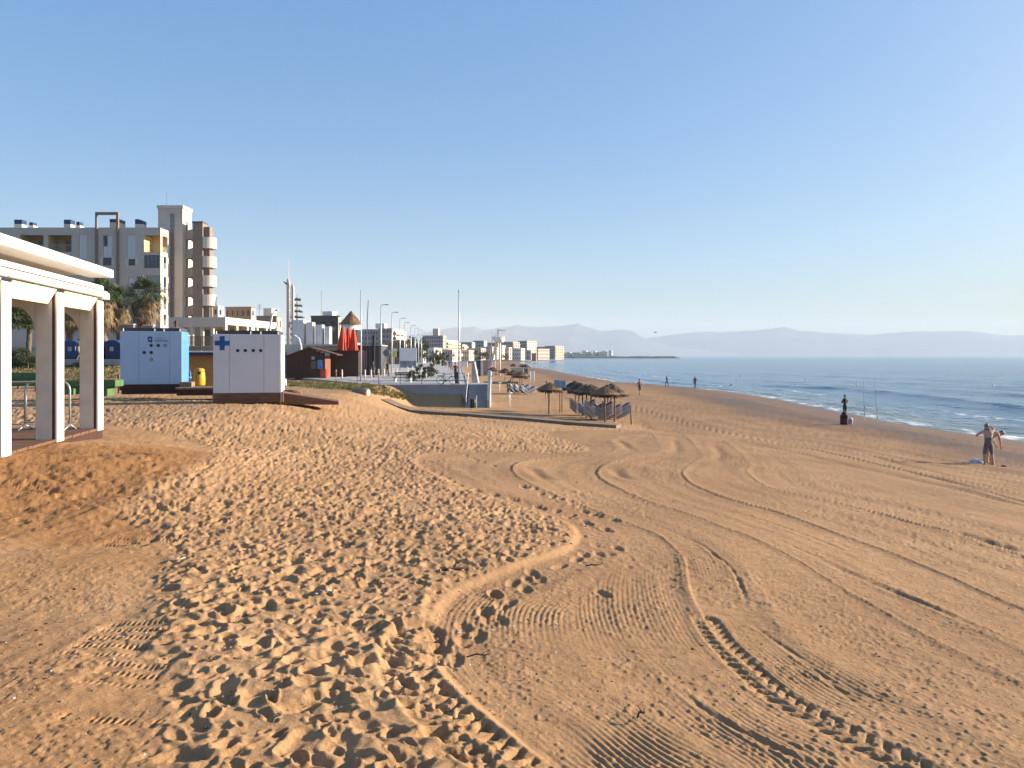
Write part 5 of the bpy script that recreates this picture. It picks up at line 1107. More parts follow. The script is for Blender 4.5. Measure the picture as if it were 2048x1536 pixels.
    m=MB(); m.facade(x(716),x(762),0,zz(692),[(x(720),x(734),0.0,zz(701))],.2); m.build('front_wall',M_roofg,T); m=MB(); m.box(x(720),x(734),.12,.18,0,zz(701)); f=m.build('glass_bay',mat('bay_glass',(.25,.22,.19),.15,.15,1),T)
    for p in (720,724.6,729.2,733.6): g=MB(); g.box(x(p)-.03,x(p)+.03,.05,.119,0,zz(701)); g.build('frame',M_lgrey,f)
    for k in range(7): p=738+k*3.4; m=MB(); m.bbox(x(p),x(p)+.12,-.08,-.004,0,zz(693),.01); m.build('cladding_rib',M_grey,T)
    m=MB(); m.box(x(716),x(762),.21,6,0,zz(692)-.01); m.build('body',M_roofg,T); m=MB(); m.box(x(712),x(764),-.5,6.2,zz(692)+.004,zz(689.5)); m.build('roof',M_conc,T); m=MB(); m.bbox(x(746.5),x(751.5),-.9,-.5,0,zz(671),.03); m.build('black_column',M_black,T)
    # hoardings and signs
    Y=118; T=thing('hoarding','big pale hoarding panel behind the street lamps','hoarding',(PX(833,Y),Y,z),R(0)); w=PX(833,Y)-PX(799,Y)
    m=MB(); m.bbox(-w,0,0,.12,.5,PZ(696,Y)-z,.01); m.build('panel',mat('hoarding_white',(.62,.63,.66),.5,.05,1),T); m=MB(); m.box(-w+.1,-.1,-.02,-.003,.55,1.6); m.build('lower_print',mat('hoarding_print',(.20,.24,.30),.6,.4,1.2),T)
    for xx in (-w+.1,-w/2,-.12): m=MB(); m.bbox(xx-.06,xx+.06,.14,.26,0,PZ(696,Y)-z-.05,.01); m.build('post',M_lgrey,T)
    Y=90; T=thing('sign_post','yellow and white sign on a thin pole behind the railing','sign',(PX(787.5,70),70,z)); m=MB(); m.tube([(0,0,0),(0,0,PZ(698,70)-z)],.035,8); m.build('pole',M_lgrey,T); m=MB(); m.bbox(-.13,.24,-.05,-.01,PZ(714,70)-z,PZ(702,70)-z,.01); m.build('yellow_plate',mat('sign_yellow',(.72,.60,.12),.5,.05,4),T); m=MB(); m.bbox(-.13,.24,-.05,-.01,PZ(701.5,70)-z,PZ(697,70)-z,.01); m.build('white_plate',M_white,T)
    Y=88; T=thing('info_panel','round grey blue panel on slanted legs beside the first street lamp','sign',(PX(773,Y),Y,z)); m=MB(); m.lathe([(.38,-.05),(.42,0),(.38,.05)],20); m.xf(Matrix.Translation((0,0,PZ(706,Y)-z))@Matrix.Rotation(R(90),4,'X')); m.build('disc',mat('panel_blue',(.14,.16,.20),.45,.1,2),T)
    for sx in (-1,1): m=MB(); m.tube([(sx*.1,0,PZ(712,Y)-z),(sx*.55-.2,.1,0)],.045,6); m.build('leg',M_woodg,T)
    # chimney tower of two tubes with a beak, and the star shaped pine beside it
    Y=122; T=thing('chimney_tower','tall grey twin tube chimney tower with a beak and a mast','tower',(PX(577,Y),Y,3)); zz=lambda q: PZ(q,Y)-3; s=Y/F
    m=MB(); m.tube([(0,0,0),(0,0,zz(578)),(.05,0,zz(572)),(-.05,0,zz(562)),(-.05,0,zz(558))],[4.0*s,4.0*s,4.6*s,3.0*s,2.4*s],16); m.build('main_tube',mat('tower_render',(.46,.41,.375),.85,.06,.8,dirt=.15),T,True)
    m=MB(); m.tube([(8*s,.2,0),(8*s,.2,zz(574)),(7*s,.1,zz(568))],[2.9*s,2.9*s,1.4*s],14); m.build('side_tube',mat('tower_render',(.46,.41,.375)),T,True)
    m=MB(); m.prism([(-3*s,zz(571)),(-10*s,zz(563)),(-8.5*s,zz(563)),(-2.5*s,zz(566.5))][::-1],-.25,.25); m.build('beak',M_grey,T)
    for q in (582,600,622): m=MB(); m.lathe([(4.15*s,zz(q)),(4.15*s,zz(q)+.1)],16); m.build('ring',M_lgrey,T)
    m=MB(); m.tube([(0,0,zz(559)),(0,0,zz(518))],[.06,.02],5); m.tube([(-.2,0,zz(540)),(.2,0,zz(540))],.02,4); m.build('mast',M_lgrey,T)
    Y=129; T=thing('norfolk_pine','dark tiered pine beside the chimney tower','pine tree',(PX(594,Y),Y,3)); H=PZ(588,Y)-3; m=MB(); m.tube([(0,0,0),(0,0,H)],[.28,.03],8); m.build('trunk',M_trunk,T); mb=MB(); r=random.Random(4)
    for j in range(9):
        zt=H*(.28+.08*j); L=1.9*(1-j/10.5)
        for k in range(6):
            a=k*math.pi/3+j*.5+r.uniform(-.2,.2); dv=Vector((math.cos(a),math.sin(a),.10)); sv=Vector((-math.sin(a),math.cos(a),0))
            for q in range(26): f=r.random(); p=dv*L*f+Vector((0,0,zt-.2*f)); e=p+(sv*r.uniform(-1,1)*.5*(1.1-f)+dv*.45+Vector((0,0,r.uniform(-.15,.45)))); w=sv*.06+Vector((0,0,.05)); mb.add([p-w,p+w,e],[(0,1,2)])
    mb.build('crown',mat('pine_needles',(.030,.042,.022),.8,.3,2),T)
    # curved white street lamps and a lantern
    for lab,px,Y,t,bx in (('curved white street lamp rising behind the cross kiosk',540,90,620,1),('small curved white lamp left of the white fins',602,92,672,-1)):
        T=thing('curved_lamp',lab,'street lamp',(PX(px,Y),Y,3.2)); h=PZ(t,Y)-3.2; m=MB(); m.tube([(0,0,0),(0,0,h*.7),(.25*bx,0,h*.92),(.7*bx,0,h)],[.13,.12,.12,.10],8); m.build('pole',M_white,T,True); m=MB(); m.ball((.8*bx,0,h),.28,.15,.12,10,6); m.build('lamp_head',M_white,T,True)
    Y=76; T=thing('lantern','old black street lantern in front of the portico','lantern',(PX(352,Y),Y,4.4)); h=PZ(640,Y)-4.4; m=MB(); m.tube([(0,0,0),(0,0,h-.75)],[.06,.04],8); m.build('pole',M_black,T); m=MB(); m.lathe([(.10,h-.75),(.24,h-.2),(.10,h-.05),(.02,h)],6); m.build('lantern_head',mat('lantern_glass',(.10,.075,.05),.3,.2,5),T)
    Y=57; T=thing('marker_stone','small white rounded marker post beside the cross kiosk','marker',(PX(570,Y),Y,gz(PX(570,Y),Y)-.05)); m=MB(); m.lathe([(.13,0),(.12,.4),(.09,.56),(.02,.62)],12); m.build('shaft',M_white,T,True); m=MB(); m.lathe([(.17,0),(.17,.07)],12); m.build('foot',M_conc,T)
    Y=46; X=PX(722,Y); T=thing('concrete_drum','half buried concrete drum lying in the dune grass','drum',(X,Y,gz(X,Y)+.06),R(-25)); m=MB(); m.tube([(-.55,0,0),(-.5,0,0),(.5,0,0),(.55,0,0)],[.24,.28,.28,.24],14); m.build('barrel',M_brownp,T,True); m=MB(); m.tube([(.551,0,0),(.56,0,0)],[.2,.18],14); m.build('end_face',M_wall,T)
    Y=40; X=PX(585,Y); T=thing('log','weathered log lying at the edge of the ramp','log',(X,Y,gz(X,Y)+.10),R(8)); m=MB(); m.tube([(-.45,0,0),(0,.02,.01),(.45,0,0)],[.14,.15,.13],10); m.build('bark',M_log,T,True); m=MB(); m.tube([(.451,0,0),(.455,0,0)],.12,10); m.build('cut_end',M_woodg,T)
square_buildings()

# ------------------------------------------------------------------ stairs and the beach side
def beach_side():
    T=thing('beach_stairs','grey concrete stairs from the promenade down to the sand','stairs',(-3.6,62.4,.75))
    n=11; rise=(PROM_Z-.75)/n
    for i in range(n): m=MB(); m.bbox(.05,1.6,-.29*(n-i),-.29*(n-i-1)+.02,-.3,rise*(i+1)-.004*0,.012); m.build('step',M_conc,T)
    m=MB(); m.prismx([(-3.3,-.2),(.4,-.2),(.4,PROM_Z+.4),(0,PROM_Z+.35),(-3.3,.75)],1.62,1.85); m.build('side_wall',M_conc,T); m=MB(); m.tube([(-.02,-.1,PROM_Z-.75+.95),(-.02,-3.25,.95),(-.02,-3.25,0)],.028,6); m.build('handrail',M_white,T)
    m=MB(); m.box(.05,1.6,.03,3.5,-.3,PROM_Z-.75); m.build('landing',M_conc,T)
    Y=71; T=thing('ramp_wall','tall tapered concrete parapet beyond the beach stairs','wall',(PX(950,Y),Y,.8)); m=MB(); m.prism([(-.35,0),(.45,0),(.30,1.6),(-.05,3.5),(-.30,3.5)],-.0,2.5); m.build('parapet',M_conc,T); m=MB(); m.bbox(-.33,-.02,-.05,2.55,3.505,3.6,.02); m.build('coping',M_lgrey,T)
    Y=74; T=thing('bin_bag_stand','dark green waste stand at the foot of the stairs','bin',(PX(946,58.5),58.5,gz(PX(946,58.5),58.5)-.05)); m=MB(); m.lathe([(.22,0),(.24,.7),(.2,.75)],12); m.build('bag',mat('dark_green',(.02,.035,.025),.6,.2,4),T,True); m=MB(); m.tube([(.27,0,0),(.27,0,1.02)],.03,6); m.build('stand',M_white,T)
    # white foot showers
    for i,(px,py,h) in enumerate(((1019,813,1.15),(999,785,1.15),(983,771,1.1),(955,753,1.5))):
        X,Y=hit(px,py); T=thing('foot_shower',['white foot shower post on the sand before the seated bathers','second white foot shower post behind the nearest','third white foot shower post in line with the lifeguard tower','farthest white shower post beside the navy container'][i],'shower',(X,Y,gz(X,Y)-.05),0,'white foot showers'); m=MB(); m.tube([(0,0,0),(0,0,h)],.055,8); m.build('post',M_white,T,True); m=MB(); m.tube([(-.22,0,h-.02),(.0,-.02,h),(.22,0,h-.02)],.045,6); m.tube([(0,0,h*.55),(.18,-.05,h*.52)],.035,6); m.build('tap',M_white,T,True)
    # lifeguard tower
    Y=158; X=PX(995,Y); z=gz(X,Y); T=thing('lifeguard_tower','tall white lifeguard tower with slanted legs on the beach','tower',(X,Y,z)); zz=lambda q: PZ(q,Y)-z; x=lambda p: PX(p,Y)-X
    for dx in (-.35,.45): m=MB(); m.tube([(dx,0,0),(dx,0,zz(684))],.20,8); m.build('column',M_whitew,T,True)
    m=MB(); m.beam((x(977),0,0),(x(992),0,zz(688)),.45,.35,(0,1,0)); m.build('slanted_leg',M_whitew,T); m=MB(); m.tube([(x(975),.6,0),(x(985),.6,zz(672))],.06,6); m.tube([(x(975),-.6,0),(x(985),-.6,zz(672))],.06,6); m.build('stair_stringer',M_whitew,T)
    for k in range(9): f=k/9; m=MB(); m.tube([(x(975+10*f),-.6,zz(745-65*f)),(x(975+10*f),.6,zz(745-65*f))],.04,5); m.build('rung',M_whitew,T)
    m=MB(); m.lathe([(.9,zz(685)),(1.2,zz(681)),(1.25,zz(674)),(1.17,zz(674)),(1.12,zz(680)),(.1,zz(680))],20,x(998),0); m.build('platform',M_white,T); m=MB(); m.bbox(x(984),x(993),-.9,.9,zz(680),zz(673),.05); m.build('gangway',M_white,T)
    m=MB(); m.prism([(x(993),zz(674)),(x(997.5),zz(674)),(x(997),zz(658)),(x(995.5),zz(656))],-.15,.15); m.build('fin_post',M_whitew,T); m=MB(); m.prism([(x(996),zz(661)),(x(1011),zz(662.5)),(x(1011),zz(661.2)),(x(997),zz(659.4))],-1.2,1.2); m.build('roof_blade',M_white,T)
    for dx in (x(984),x(990)): m=MB(); m.tube([(dx,0,zz(673)),(dx,0,zz(663))],.04,5); m.build('rail_post',M_lgrey,T)
    # containers and boards at the back of the beach
    for nm,lab,p0,p1,t,b,Y,mt in (('storage_container','navy storage container at the foot of the promenade wall','951','961.5',721,748,150,M_navy),('storage_container','pinkish grey storage container left of the lifeguard tower','966','982',721,748,158,mat('container_mauve',(.36,.29,.29),.7,.08,1)),('notice_board','white framed notice board above the promenade wall','921','935',723,734,120,M_white),('white_cabinet','slim white cabinet beside the lifeguard tower','988.5','991.5',721,738,150,M_white),('white_cabinet','left of two white panels standing on the far sand','1058','1061.5',742,751,128,M_white),('white_cabinet','right of two white panels standing on the far sand','1064','1068.5',742,752,126,M_white),('wind_screen','pale canvas wind screen beside the far palm parasols','1022','1047',737,746,140,M_wall),('grid_panel','dark grid panel at the end of the canvas wind screen','1048','1056',737,748,138,M_grey)):
        p0=float(p0);p1=float(p1); z=PZ(b,Y); X=PX(p1,Y); w=X-PX(p0,Y); g=gz(X,Y); z=min(z,g) if g>z-1.5 and nm!='notice_board' else z; T=thing(nm,lab,nm.split('_')[-1],(X,Y,z),R(-4)); h=PZ(t,Y)-z; m=MB(); dp=2.4 if 'cont' in nm else .15; m.bbox(-w,0,0,dp,0,h,.03); m.build('body',mt,T); m=MB(); m.bbox(-w-.03,.03,-.03,dp+.03,h+.004,h+.08,.02); m.build('cap',M_lgrey,T)
    # boarded platform of the beach bar
    X,Y=hit(1012,768); T=thing('sand_platform','long low timber platform on the sand under the far parasols','platform',(X,Y,gz(X,Y)+.25),R(3)); 
    for i in range(6): m=MB(); m.bbox(-3.2,1.8,i*.5,i*.5+.48,.0,.08,.01); m.build('board',M_woodg,T)
    m=MB(); m.bbox(-3.2,1.8,-.06,-.01,-.5,.07,.01); m.build('front_edge',M_woodg,T)
    # timber edging / boardwalk running to the sunbeds
    A=np.array(hit(1237,856)); B=np.array(hit(770,803)); L=float(np.linalg.norm(B-A)); n=14; ang=math.atan2(B[1]-A[1],B[0]-A[0])
    T=thing('boardwalk','long narrow timber boardwalk running from the promenade wall to the sunbeds','boardwalk',(0,0,0))
    for i in range(n):
        p=A+(B-A)*i/n; q=A+(B-A)*(i+1)/n; za=gz(*p)+.16; zb=gz(*q)+.16; t=Vector(((q-p)[0],(q-p)[1],zb-za)); mb=MB(); mb.beam((p[0],p[1],za-.08),(q[0]-t.x*.006,q[1]-t.y*.006,zb-.08),.9,.22); mb.build('board_section',M_woodg,T)
beach_side()

def palapas():
    r=random.Random(9); mb=MB(); R0=1.0; h=.52
    def tier(r0,r1,z0,z1,n):
        for i in range(n):
            a=r.uniform(0,6.283); da=r.uniform(.03,.07); e=r.uniform(.88,1.12); d=r.uniform(-.07,.03)
            mb.add([(r0*math.cos(a-da),r0*math.sin(a-da),z0),(r0*math.cos(a+da),r0*math.sin(a+da),z0),(r1*e*math.cos(a+da*.8),r1*e*math.sin(a+da*.8),z1+d),(r1*e*math.cos(a-da*.8),r1*e*math.sin(a-da*.8),z1+d)],[(0,1,2,3)])
    tier(.02,.5,2.30,2.06,70); tier(.35,.82,2.14,1.90,110); tier(.6,1.0,2.0,1.72,150); tier(.85,1.02,1.84,1.60,170)
    can=mb.mesh('thatch_canopy',M_thatch); m=MB(); m.lathe([(.02,2.27),(.5,2.03),(.95,1.78),(.93,1.74),(.45,1.96),(.02,2.2)],18); inner=m.mesh('canopy_frame',M_log); m=MB(); m.tube([(0,0,-.3),(.01,0,1),(0,0,2.25)],[.055,.05,.045],8); pole=m.mesh('pole',M_log,True)
    sp=[(1098,53.5),(1151,57),(1158,54.2),(1165,52.2),(1173,51),(1182,49.3),(1210,46.8),(1216,49.6),(1222,53),(1229,47.6),(985,122),(1010,112),(1026,97),(1040,87),(1044,89.5),(1028,190),(1045,182),(1051,177)]
    for i,(px,Y) in enumerate(sorted(sp)):
        X=PX(px,Y); z=gz(X,Y); T=thing('palm_parasol',ORD[i]+' thatched parasol from the left on the beach','parasol',(X,Y,z),i*1.1,'thatched beach parasols'); s=.90+.05*math.sin(i*3); part('thatch_canopy',can,T,rot=(.03*math.sin(i),.04*math.cos(i*2),0),scale=(s,s,1)); part('canopy_frame',inner,T); part('pole',pole,T)
    # stacked sunbeds: nested shallow V shaped loungers
    m=MB(); fr=.022
    for y in (-.32,.32): m.tube([(-.85,y,.58),(-.45,y,.20),(0,y,.04),(.5,y,.22),(.92,y,.46)],fr,6)
    m.tube([(-.85,-.32,.58),(-.85,.32,.58)],fr,6); m.tube([(.92,-.32,.46),(.92,.32,.46)],fr,6); frame=m.mesh('bed_frame',mat('bed_white',(.66,.67,.70),.4,.05,4))
    m=MB(); P=[(-.83,.57),(-.45,.195),(0,.045),(.5,.215),(.9,.45)]
    for (a,b),(c,d) in zip(P[:-1],P[1:]): m.add([(a,-.29,b),(c,-.29,d),(c,.29,d),(a,.29,b)],[(0,1,2,3)])
    slings=[m.mesh('sling',mat('sling_navy',(.05,.07,.14),.8,.1,6)),m.mesh('sling',mat('sling_red',(.28,.03,.04),.8,.1,6))]
    st=[(1164,53,7,0,0,'left in near row'),(1181,50.6,6,0,0,'second in near row'),(1196,48.2,8,0,0,'nearest in near row'),(1213,48.8,6,1,0,'red in near row'),(1232,49.6,7,0,0,'right in near row'),(1032,82,6,0,.3,'left in far row'),(1042,81,6,0,.3,'middle in far row'),(1054,80,5,0,.3,'right in far row')]
    for px,Y,n,c,dr,w in st:
        X=PX(px,Y); z=gz(X,Y)
        for k in range(n):
            T=thing('sunbed',('%s sunbed, %s, stack %s'%('red' if c else 'navy','topmost' if k==n-1 else ORD[k]+' from the bottom',w)),'sunbed',(X+.01*math.sin(k*2),Y+.015*math.cos(k*3),z+k*.105),R(10)+dr+.03*math.sin(k*5),'stacked sunbeds'); part('bed_frame',frame,T); part('sling',slings[c],T)
    # sign, stakes
    Y=55; X=PX(1121,Y); T=thing('beach_sign','blue beach sign on two thin poles beside the lone parasol','sign',(X,Y,gz(X,Y)-.1),R(0)); z=gz(X,Y)-.1
    m=MB(); m.bbox(PX(1108,Y)-X,PX(1120,Y)-X,-.03,0,PZ(775,Y)-z,PZ(760,Y)-z,.01); m.build('left_board',mat('sign_pale_blue',(.20,.33,.50),.5,.06,3),T); m=MB(); m.bbox(PX(1120.6,Y)-X,PX(1132,Y)-X,-.03,0,PZ(776,Y)-z,PZ(761,Y)-z,.01); m.build('right_board',mat('sign_pale_blue',(.2,.33,.5)),T)
    for dx in (-.05,.12): m=MB(); m.tube([(dx,.04,0),(dx,.04,PZ(764,Y)-z)],.03,6); m.build('pole',M_log,T)
    for i,(px,py,h,t) in enumerate(((1263,849,1.15,.06),(1124,822,.95,0),(1063,789,.9,0),(1158,803,.5,0))):
        X,Y=hit(px,py); T=thing('stake',['thick wooden stake at the right end of the sunbeds','thin wooden stake beside the blue sign','dark stake right of the far sunbeds','short stake left of the near sunbeds'][i],'stake',(X,Y,gz(X,Y)-.15)); m=MB(); m.tube([(0,0,0),(-t,0,h+.15)],[.045,.038],8); m.build('shaft',M_log,T,True); m=MB(); m.tube([(-t,0,h+.15),(-t,0,h+.18)],[.038,.02],8); m.build('tip',M_woodg,T)
palapas()

# ------------------------------------------------------------------ trees behind the promenade
def trees():
    for i,(px,Y,t,w,v) in enumerate(((826,215,672,6.5,2),(838,230,674,6,0),(812,205,680,5,1),(868,175,702,4.0,2),(885,170,704,3.2,0),(878,200,700,4.0,1),(958,330,700,6,0),(972,360,702,6,2),(1010,480,707,5,1))):
        z=2.4; H=PZ(t,Y)-z; X=PX(px,Y); T=thing('broadleaf_tree',ORD[i]+' dark tree from the left in the belt behind the promenade' if i<3 else ['','','','dark green tree at the promenade bend','brownish tree at the promenade bend beside the hotel','bushy tree before the brown hotel','grey green tree behind the right flagpole','grey green tree left of the lifeguard tower','small tree right of the lifeguard tower'][i],'tree',(X,Y,z),i,'trees behind the promenade')
        part('crown',SHM[v],T,(0,0,H*.58),scale=(w*.5,w*.5,H*.44)); m=MB(); m.tube([(0,0,0),(.1,0,H*.4),(0,.1,H*.7)],[.25,.18,.06],7); m.tube([(.1,0,H*.4),(w*.2,.2,H*.65)],[.12,.04],6); m.build('trunk',M_trunk,T)
trees()

# ------------------------------------------------------------------ people, angler, swimmers, buoys, birds, litter
def beach_people():
    def at(px,py): X,Y=hit(px,py); return (X,Y,gz(X,Y)-.02)
    L=at(1977,931)
    person('bather in grey shorts with bare back and raised arms, at the right edge',L,R(185),dict(skin=SKIN,low=(.13,.11,.13),leg=(.13,.11,.13)),dict(ch=(0,-.06,1.32),nk=(0,-.09,1.45),hd=(0,-.11,1.57),sl=(-.18,-.05,1.40),sr=(.18,-.05,1.40),el=(-.33,-.12,1.50),wl=(-.18,-.20,1.62),fl=(-.11,-.19,1.68),er=(.30,-.22,1.28),wr=(.22,-.40,1.22),fr=(.18,-.46,1.19),kl=(-.16,-.03,.49),al=(-.19,.03,.085),tl=(-.22,-.14,.03),kr=(.15,-.03,.49),ar=(.19,.03,.085),tr=(.22,-.14,.03)),1.60,(.20,.15,.10),fat=1.12)
    person('bather bending forward with dark hair beside the one in grey shorts',(L[0]+.30,L[1]+.42,L[2]),R(95),dict(skin=(.50,.30,.20),low=(.05,.05,.07),leg=(.45,.28,.19)),dict(pel=(0,.06,.93),sp=(0,-.02,1.08),ch=(0,-.22,1.20),nk=(0,-.36,1.24),hd=(0,-.47,1.24),face=(0,-.4,-1),sl=(-.17,-.22,1.25),sr=(.17,-.22,1.25),el=(-.2,-.30,.98),wl=(-.16,-.36,.76),fl=(-.14,-.38,.68),er=(.2,-.3,.98),wr=(.16,-.38,.76),fr=(.14,-.4,.68)),1.66,(.012,.010,.010),fat=1.08)
    for lab,px,py,c,s,nm in (('crumpled white and blue towel on the sand left of the bathers',1954,927,(.50,.55,.62),.28,'towel'),('dark bag lying right of the bathers',2008,934,(.05,.03,.05),.13,'bag'),('small dark bundle nearest right of the bathers',1996,934,(.10,.05,.05),.10,'bundle')):
        X,Y,z=at(px,py); m=MB(); m.ball((0,0,s*.25),s,s*.75,s*.42,14,8,.22); m.ball((s*.7,.05,s*.15),s*.6,s*.5,s*.25,12,6,.2); o=m.build(nm,mat('cloth_'+nm,c,.9,.35,9),None,True); o.location=(X,Y,z); tag(o,lab,nm)
    # angler
    X,Y=PX(1690,57.5),57.5; person('angler in dark clothes standing at the water between his gear and rods',(X,Y,gz(X,Y)-.02),R(200),dict(skin=SKIN2,top=(.045,.03,.035),low=(.02,.022,.03),leg=(.02,.022,.03),calf=(.02,.022,.03),shoe=(.02,.02,.02),arm=(.045,.03,.035),fore=(.045,.03,.035)),dict(el=(-.26,-.05,1.14),wl=(-.12,-.24,1.10),fl=(-.06,-.28,1.10),er=(.26,-.05,1.14),wr=(.12,-.24,1.08),fr=(.06,-.28,1.08)),1.76,(.20,.14,.11))
    X,Y,z=at(1688,848); T=thing('tackle_bag','tall dark tackle bag standing on the sand before the angler','bag',(X,Y,z)); m=MB(); m.bbox(-.20,.22,-.15,.18,0,.62,.06); m.build('body',mat('bag_black',(.03,.022,.028),.85,.2,6),T); m=MB(); m.bbox(-.12,.12,-.10,.10,.624,.80,.05); m.build('top_pocket',mat('bag_black',(.03,.022,.028)),T); m=MB(); m.bbox(-.14,.14,-.21,-.152,.1,.4,.03); m.build('front_pocket',mat('bag_maroon',(.09,.03,.035),.85,.2,6),T)
    X,Y,z=at(1701,847); T=thing('bucket','pale bucket with a cloth beside the tackle bag','bucket',(X,Y,z)); m=MB(); m.lathe([(.13,0),(.16,.28),(.17,.30),(.15,.29)],14); m.build('pail',mat('bucket_grey',(.42,.42,.45),.5,.1,5),T); m=MB(); m.ball((0,0,.30),.15,.13,.10,10,6,.15); m.build('cloth',M_whitew,T,True)
    for lab,pb,pt,yb,yt in (('left fishing rod standing in its holder at the waterline',1729,1726,839,752),('right fishing rod standing in its holder at the waterline',1755,1747,845,748)):
        X,Y,z=at(pb,yb); T=thing('fishing_rod',lab,'fishing rod',(X,Y,z),0,'fishing rods at the water'); dx=PX(pt,Y)-X; H=PZ(yt,Y)-z; m=MB(); m.tube([(0,0,-.1),(dx*.15,0,.75)],.028,6); m.build('holder',M_white,T); m=MB(); m.tube([(0,-.03,.2),(dx*.5,-.03,H*.5),(dx,-.03,H)],[.016,.012,.005],5); m.build('blank',M_lgrey,T); m=MB(); m.ball((dx*.24,-.08,.95),.06,.05,.06,8,5); m.build('reel',M_grey,T,True)
    Z=lambda p: gz(*p)-.02
    X,Y=hit(1279,790); person('walker in a red shirt and dark shorts crossing the sand',(X,Y,gz(X,Y)-.02),R(20),dict(skin=SKIN2,top=(.45,.045,.03),low=(.02,.02,.025),leg=(.02,.02,.025),arm=(.45,.045,.03),shoe=(.03,.03,.03)),WALK)
    X,Y=hit(1390,777); person('dark clothed walker near the waterline, right of the pair',(X,Y,gz(X,Y)-.02),R(160),dict(skin=SKIN2,top=(.10,.04,.04),low=(.03,.03,.05),leg=(.03,.03,.05),calf=(.03,.03,.05),arm=(.10,.04,.04)),WALKB)
    X,Y=hit(1334,774); person('dark clothed walker near the waterline, left of the pair',(X,Y,gz(X,Y)-.02),R(-70),dict(skin=SKIN2,top=(.05,.06,.08),low=(.03,.03,.04),leg=(.03,.03,.04),calf=(.03,.03,.04),arm=(.05,.06,.08)),WALK,1.6)
    X,Y=hit(1093,798); person('person in dark clothes walking away behind the lone parasol',(X,Y,gz(X,Y)-.02),R(180),dict(skin=SKIN2,top=(.05,.05,.07),low=(.04,.05,.07),leg=(.04,.05,.07),arm=(.05,.05,.07)),WALK)
    X,Y=hit(1016,786); person('person in black leaning forward beside the far sunbeds',(X,Y,gz(X,Y)-.02),R(60),dict(skin=SKIN2,top=(.02,.015,.015),low=(.02,.018,.02),leg=(.02,.018,.02),calf=(.02,.018,.02),shoe=(.02,.02,.02),arm=(.02,.015,.015),fore=(.02,.015,.015)),dict(pel=(0,.08,.92),sp=(0,0,1.08),ch=(0,-.16,1.22),nk=(0,-.27,1.31),hd=(0,-.33,1.42),sl=(-.18,-.16,1.28),sr=(.18,-.16,1.28),el=(-.22,-.22,1.0),wl=(-.2,-.38,.85),fl=(-.19,-.44,.80),er=(.22,-.22,1.0),wr=(.2,-.38,.85),fr=(.19,-.44,.80)),1.75,fat=1.15)
    for lab,px,Y,c,rz,ps in (('walker in a red top beside the right flagpole',911,74,dict(skin=SKIN2,top=(.28,.02,.03),arm=(.28,.02,.03),fore=(.28,.02,.03),low=(.03,.03,.04),leg=(.03,.03,.04),calf=(.03,.03,.04)),10,WALK),('walker in a purple top far along the promenade',899,118,dict(skin=SKIN2,top=(.10,.05,.16),arm=(.10,.05,.16),low=(.12,.12,.14),leg=(.12,.12,.14)),175,WALK),('walker in a grey top beside the purple one',903,121,dict(skin=SKIN,top=(.35,.36,.40),arm=(.35,.36,.40),low=(.1,.1,.12),leg=(.1,.1,.12),calf=(.1,.1,.12)),178,WALKB),('walker in a pale top and green trousers beside the promenade bed',862,104,dict(skin=SKIN,top=(.55,.52,.40),arm=(.55,.52,.40),low=(.05,.10,.06),leg=(.05,.10,.06),calf=(.05,.10,.06)),0,WALK),('person in dark clothes standing before the dark cafe, left one',746,88,dict(skin=SKIN2,top=(.03,.03,.04),arm=(.03,.03,.04),low=(.03,.03,.04),leg=(.03,.03,.04),calf=(.03,.03,.04)),30,{}),('person in maroon standing before the dark cafe, right one',775,92,dict(skin=SKIN2,top=(.10,.03,.03),arm=(.10,.03,.03),low=(.03,.02,.02),leg=(.03,.02,.02),calf=(.03,.02,.02)),-30,{}),('tiny walker at the far bend of the promenade',891,150,dict(skin=SKIN,top=(.5,.5,.5),low=(.1,.1,.12),leg=(.1,.1,.12)),180,WALKB)):
        person(lab,(PX(px,Y),Y,PROM_Z-.03),R(rz),c,ps)
    person('passer by in a dark top and pale shorts beside the blue bin',(PX(158,61.2),61.2,4.60),R(80),dict(skin=SKIN,top=(.03,.03,.04),arm=(.03,.03,.04),low=(.3,.28,.25),leg=(.3,.28,.25)),WALK)
beach_people()
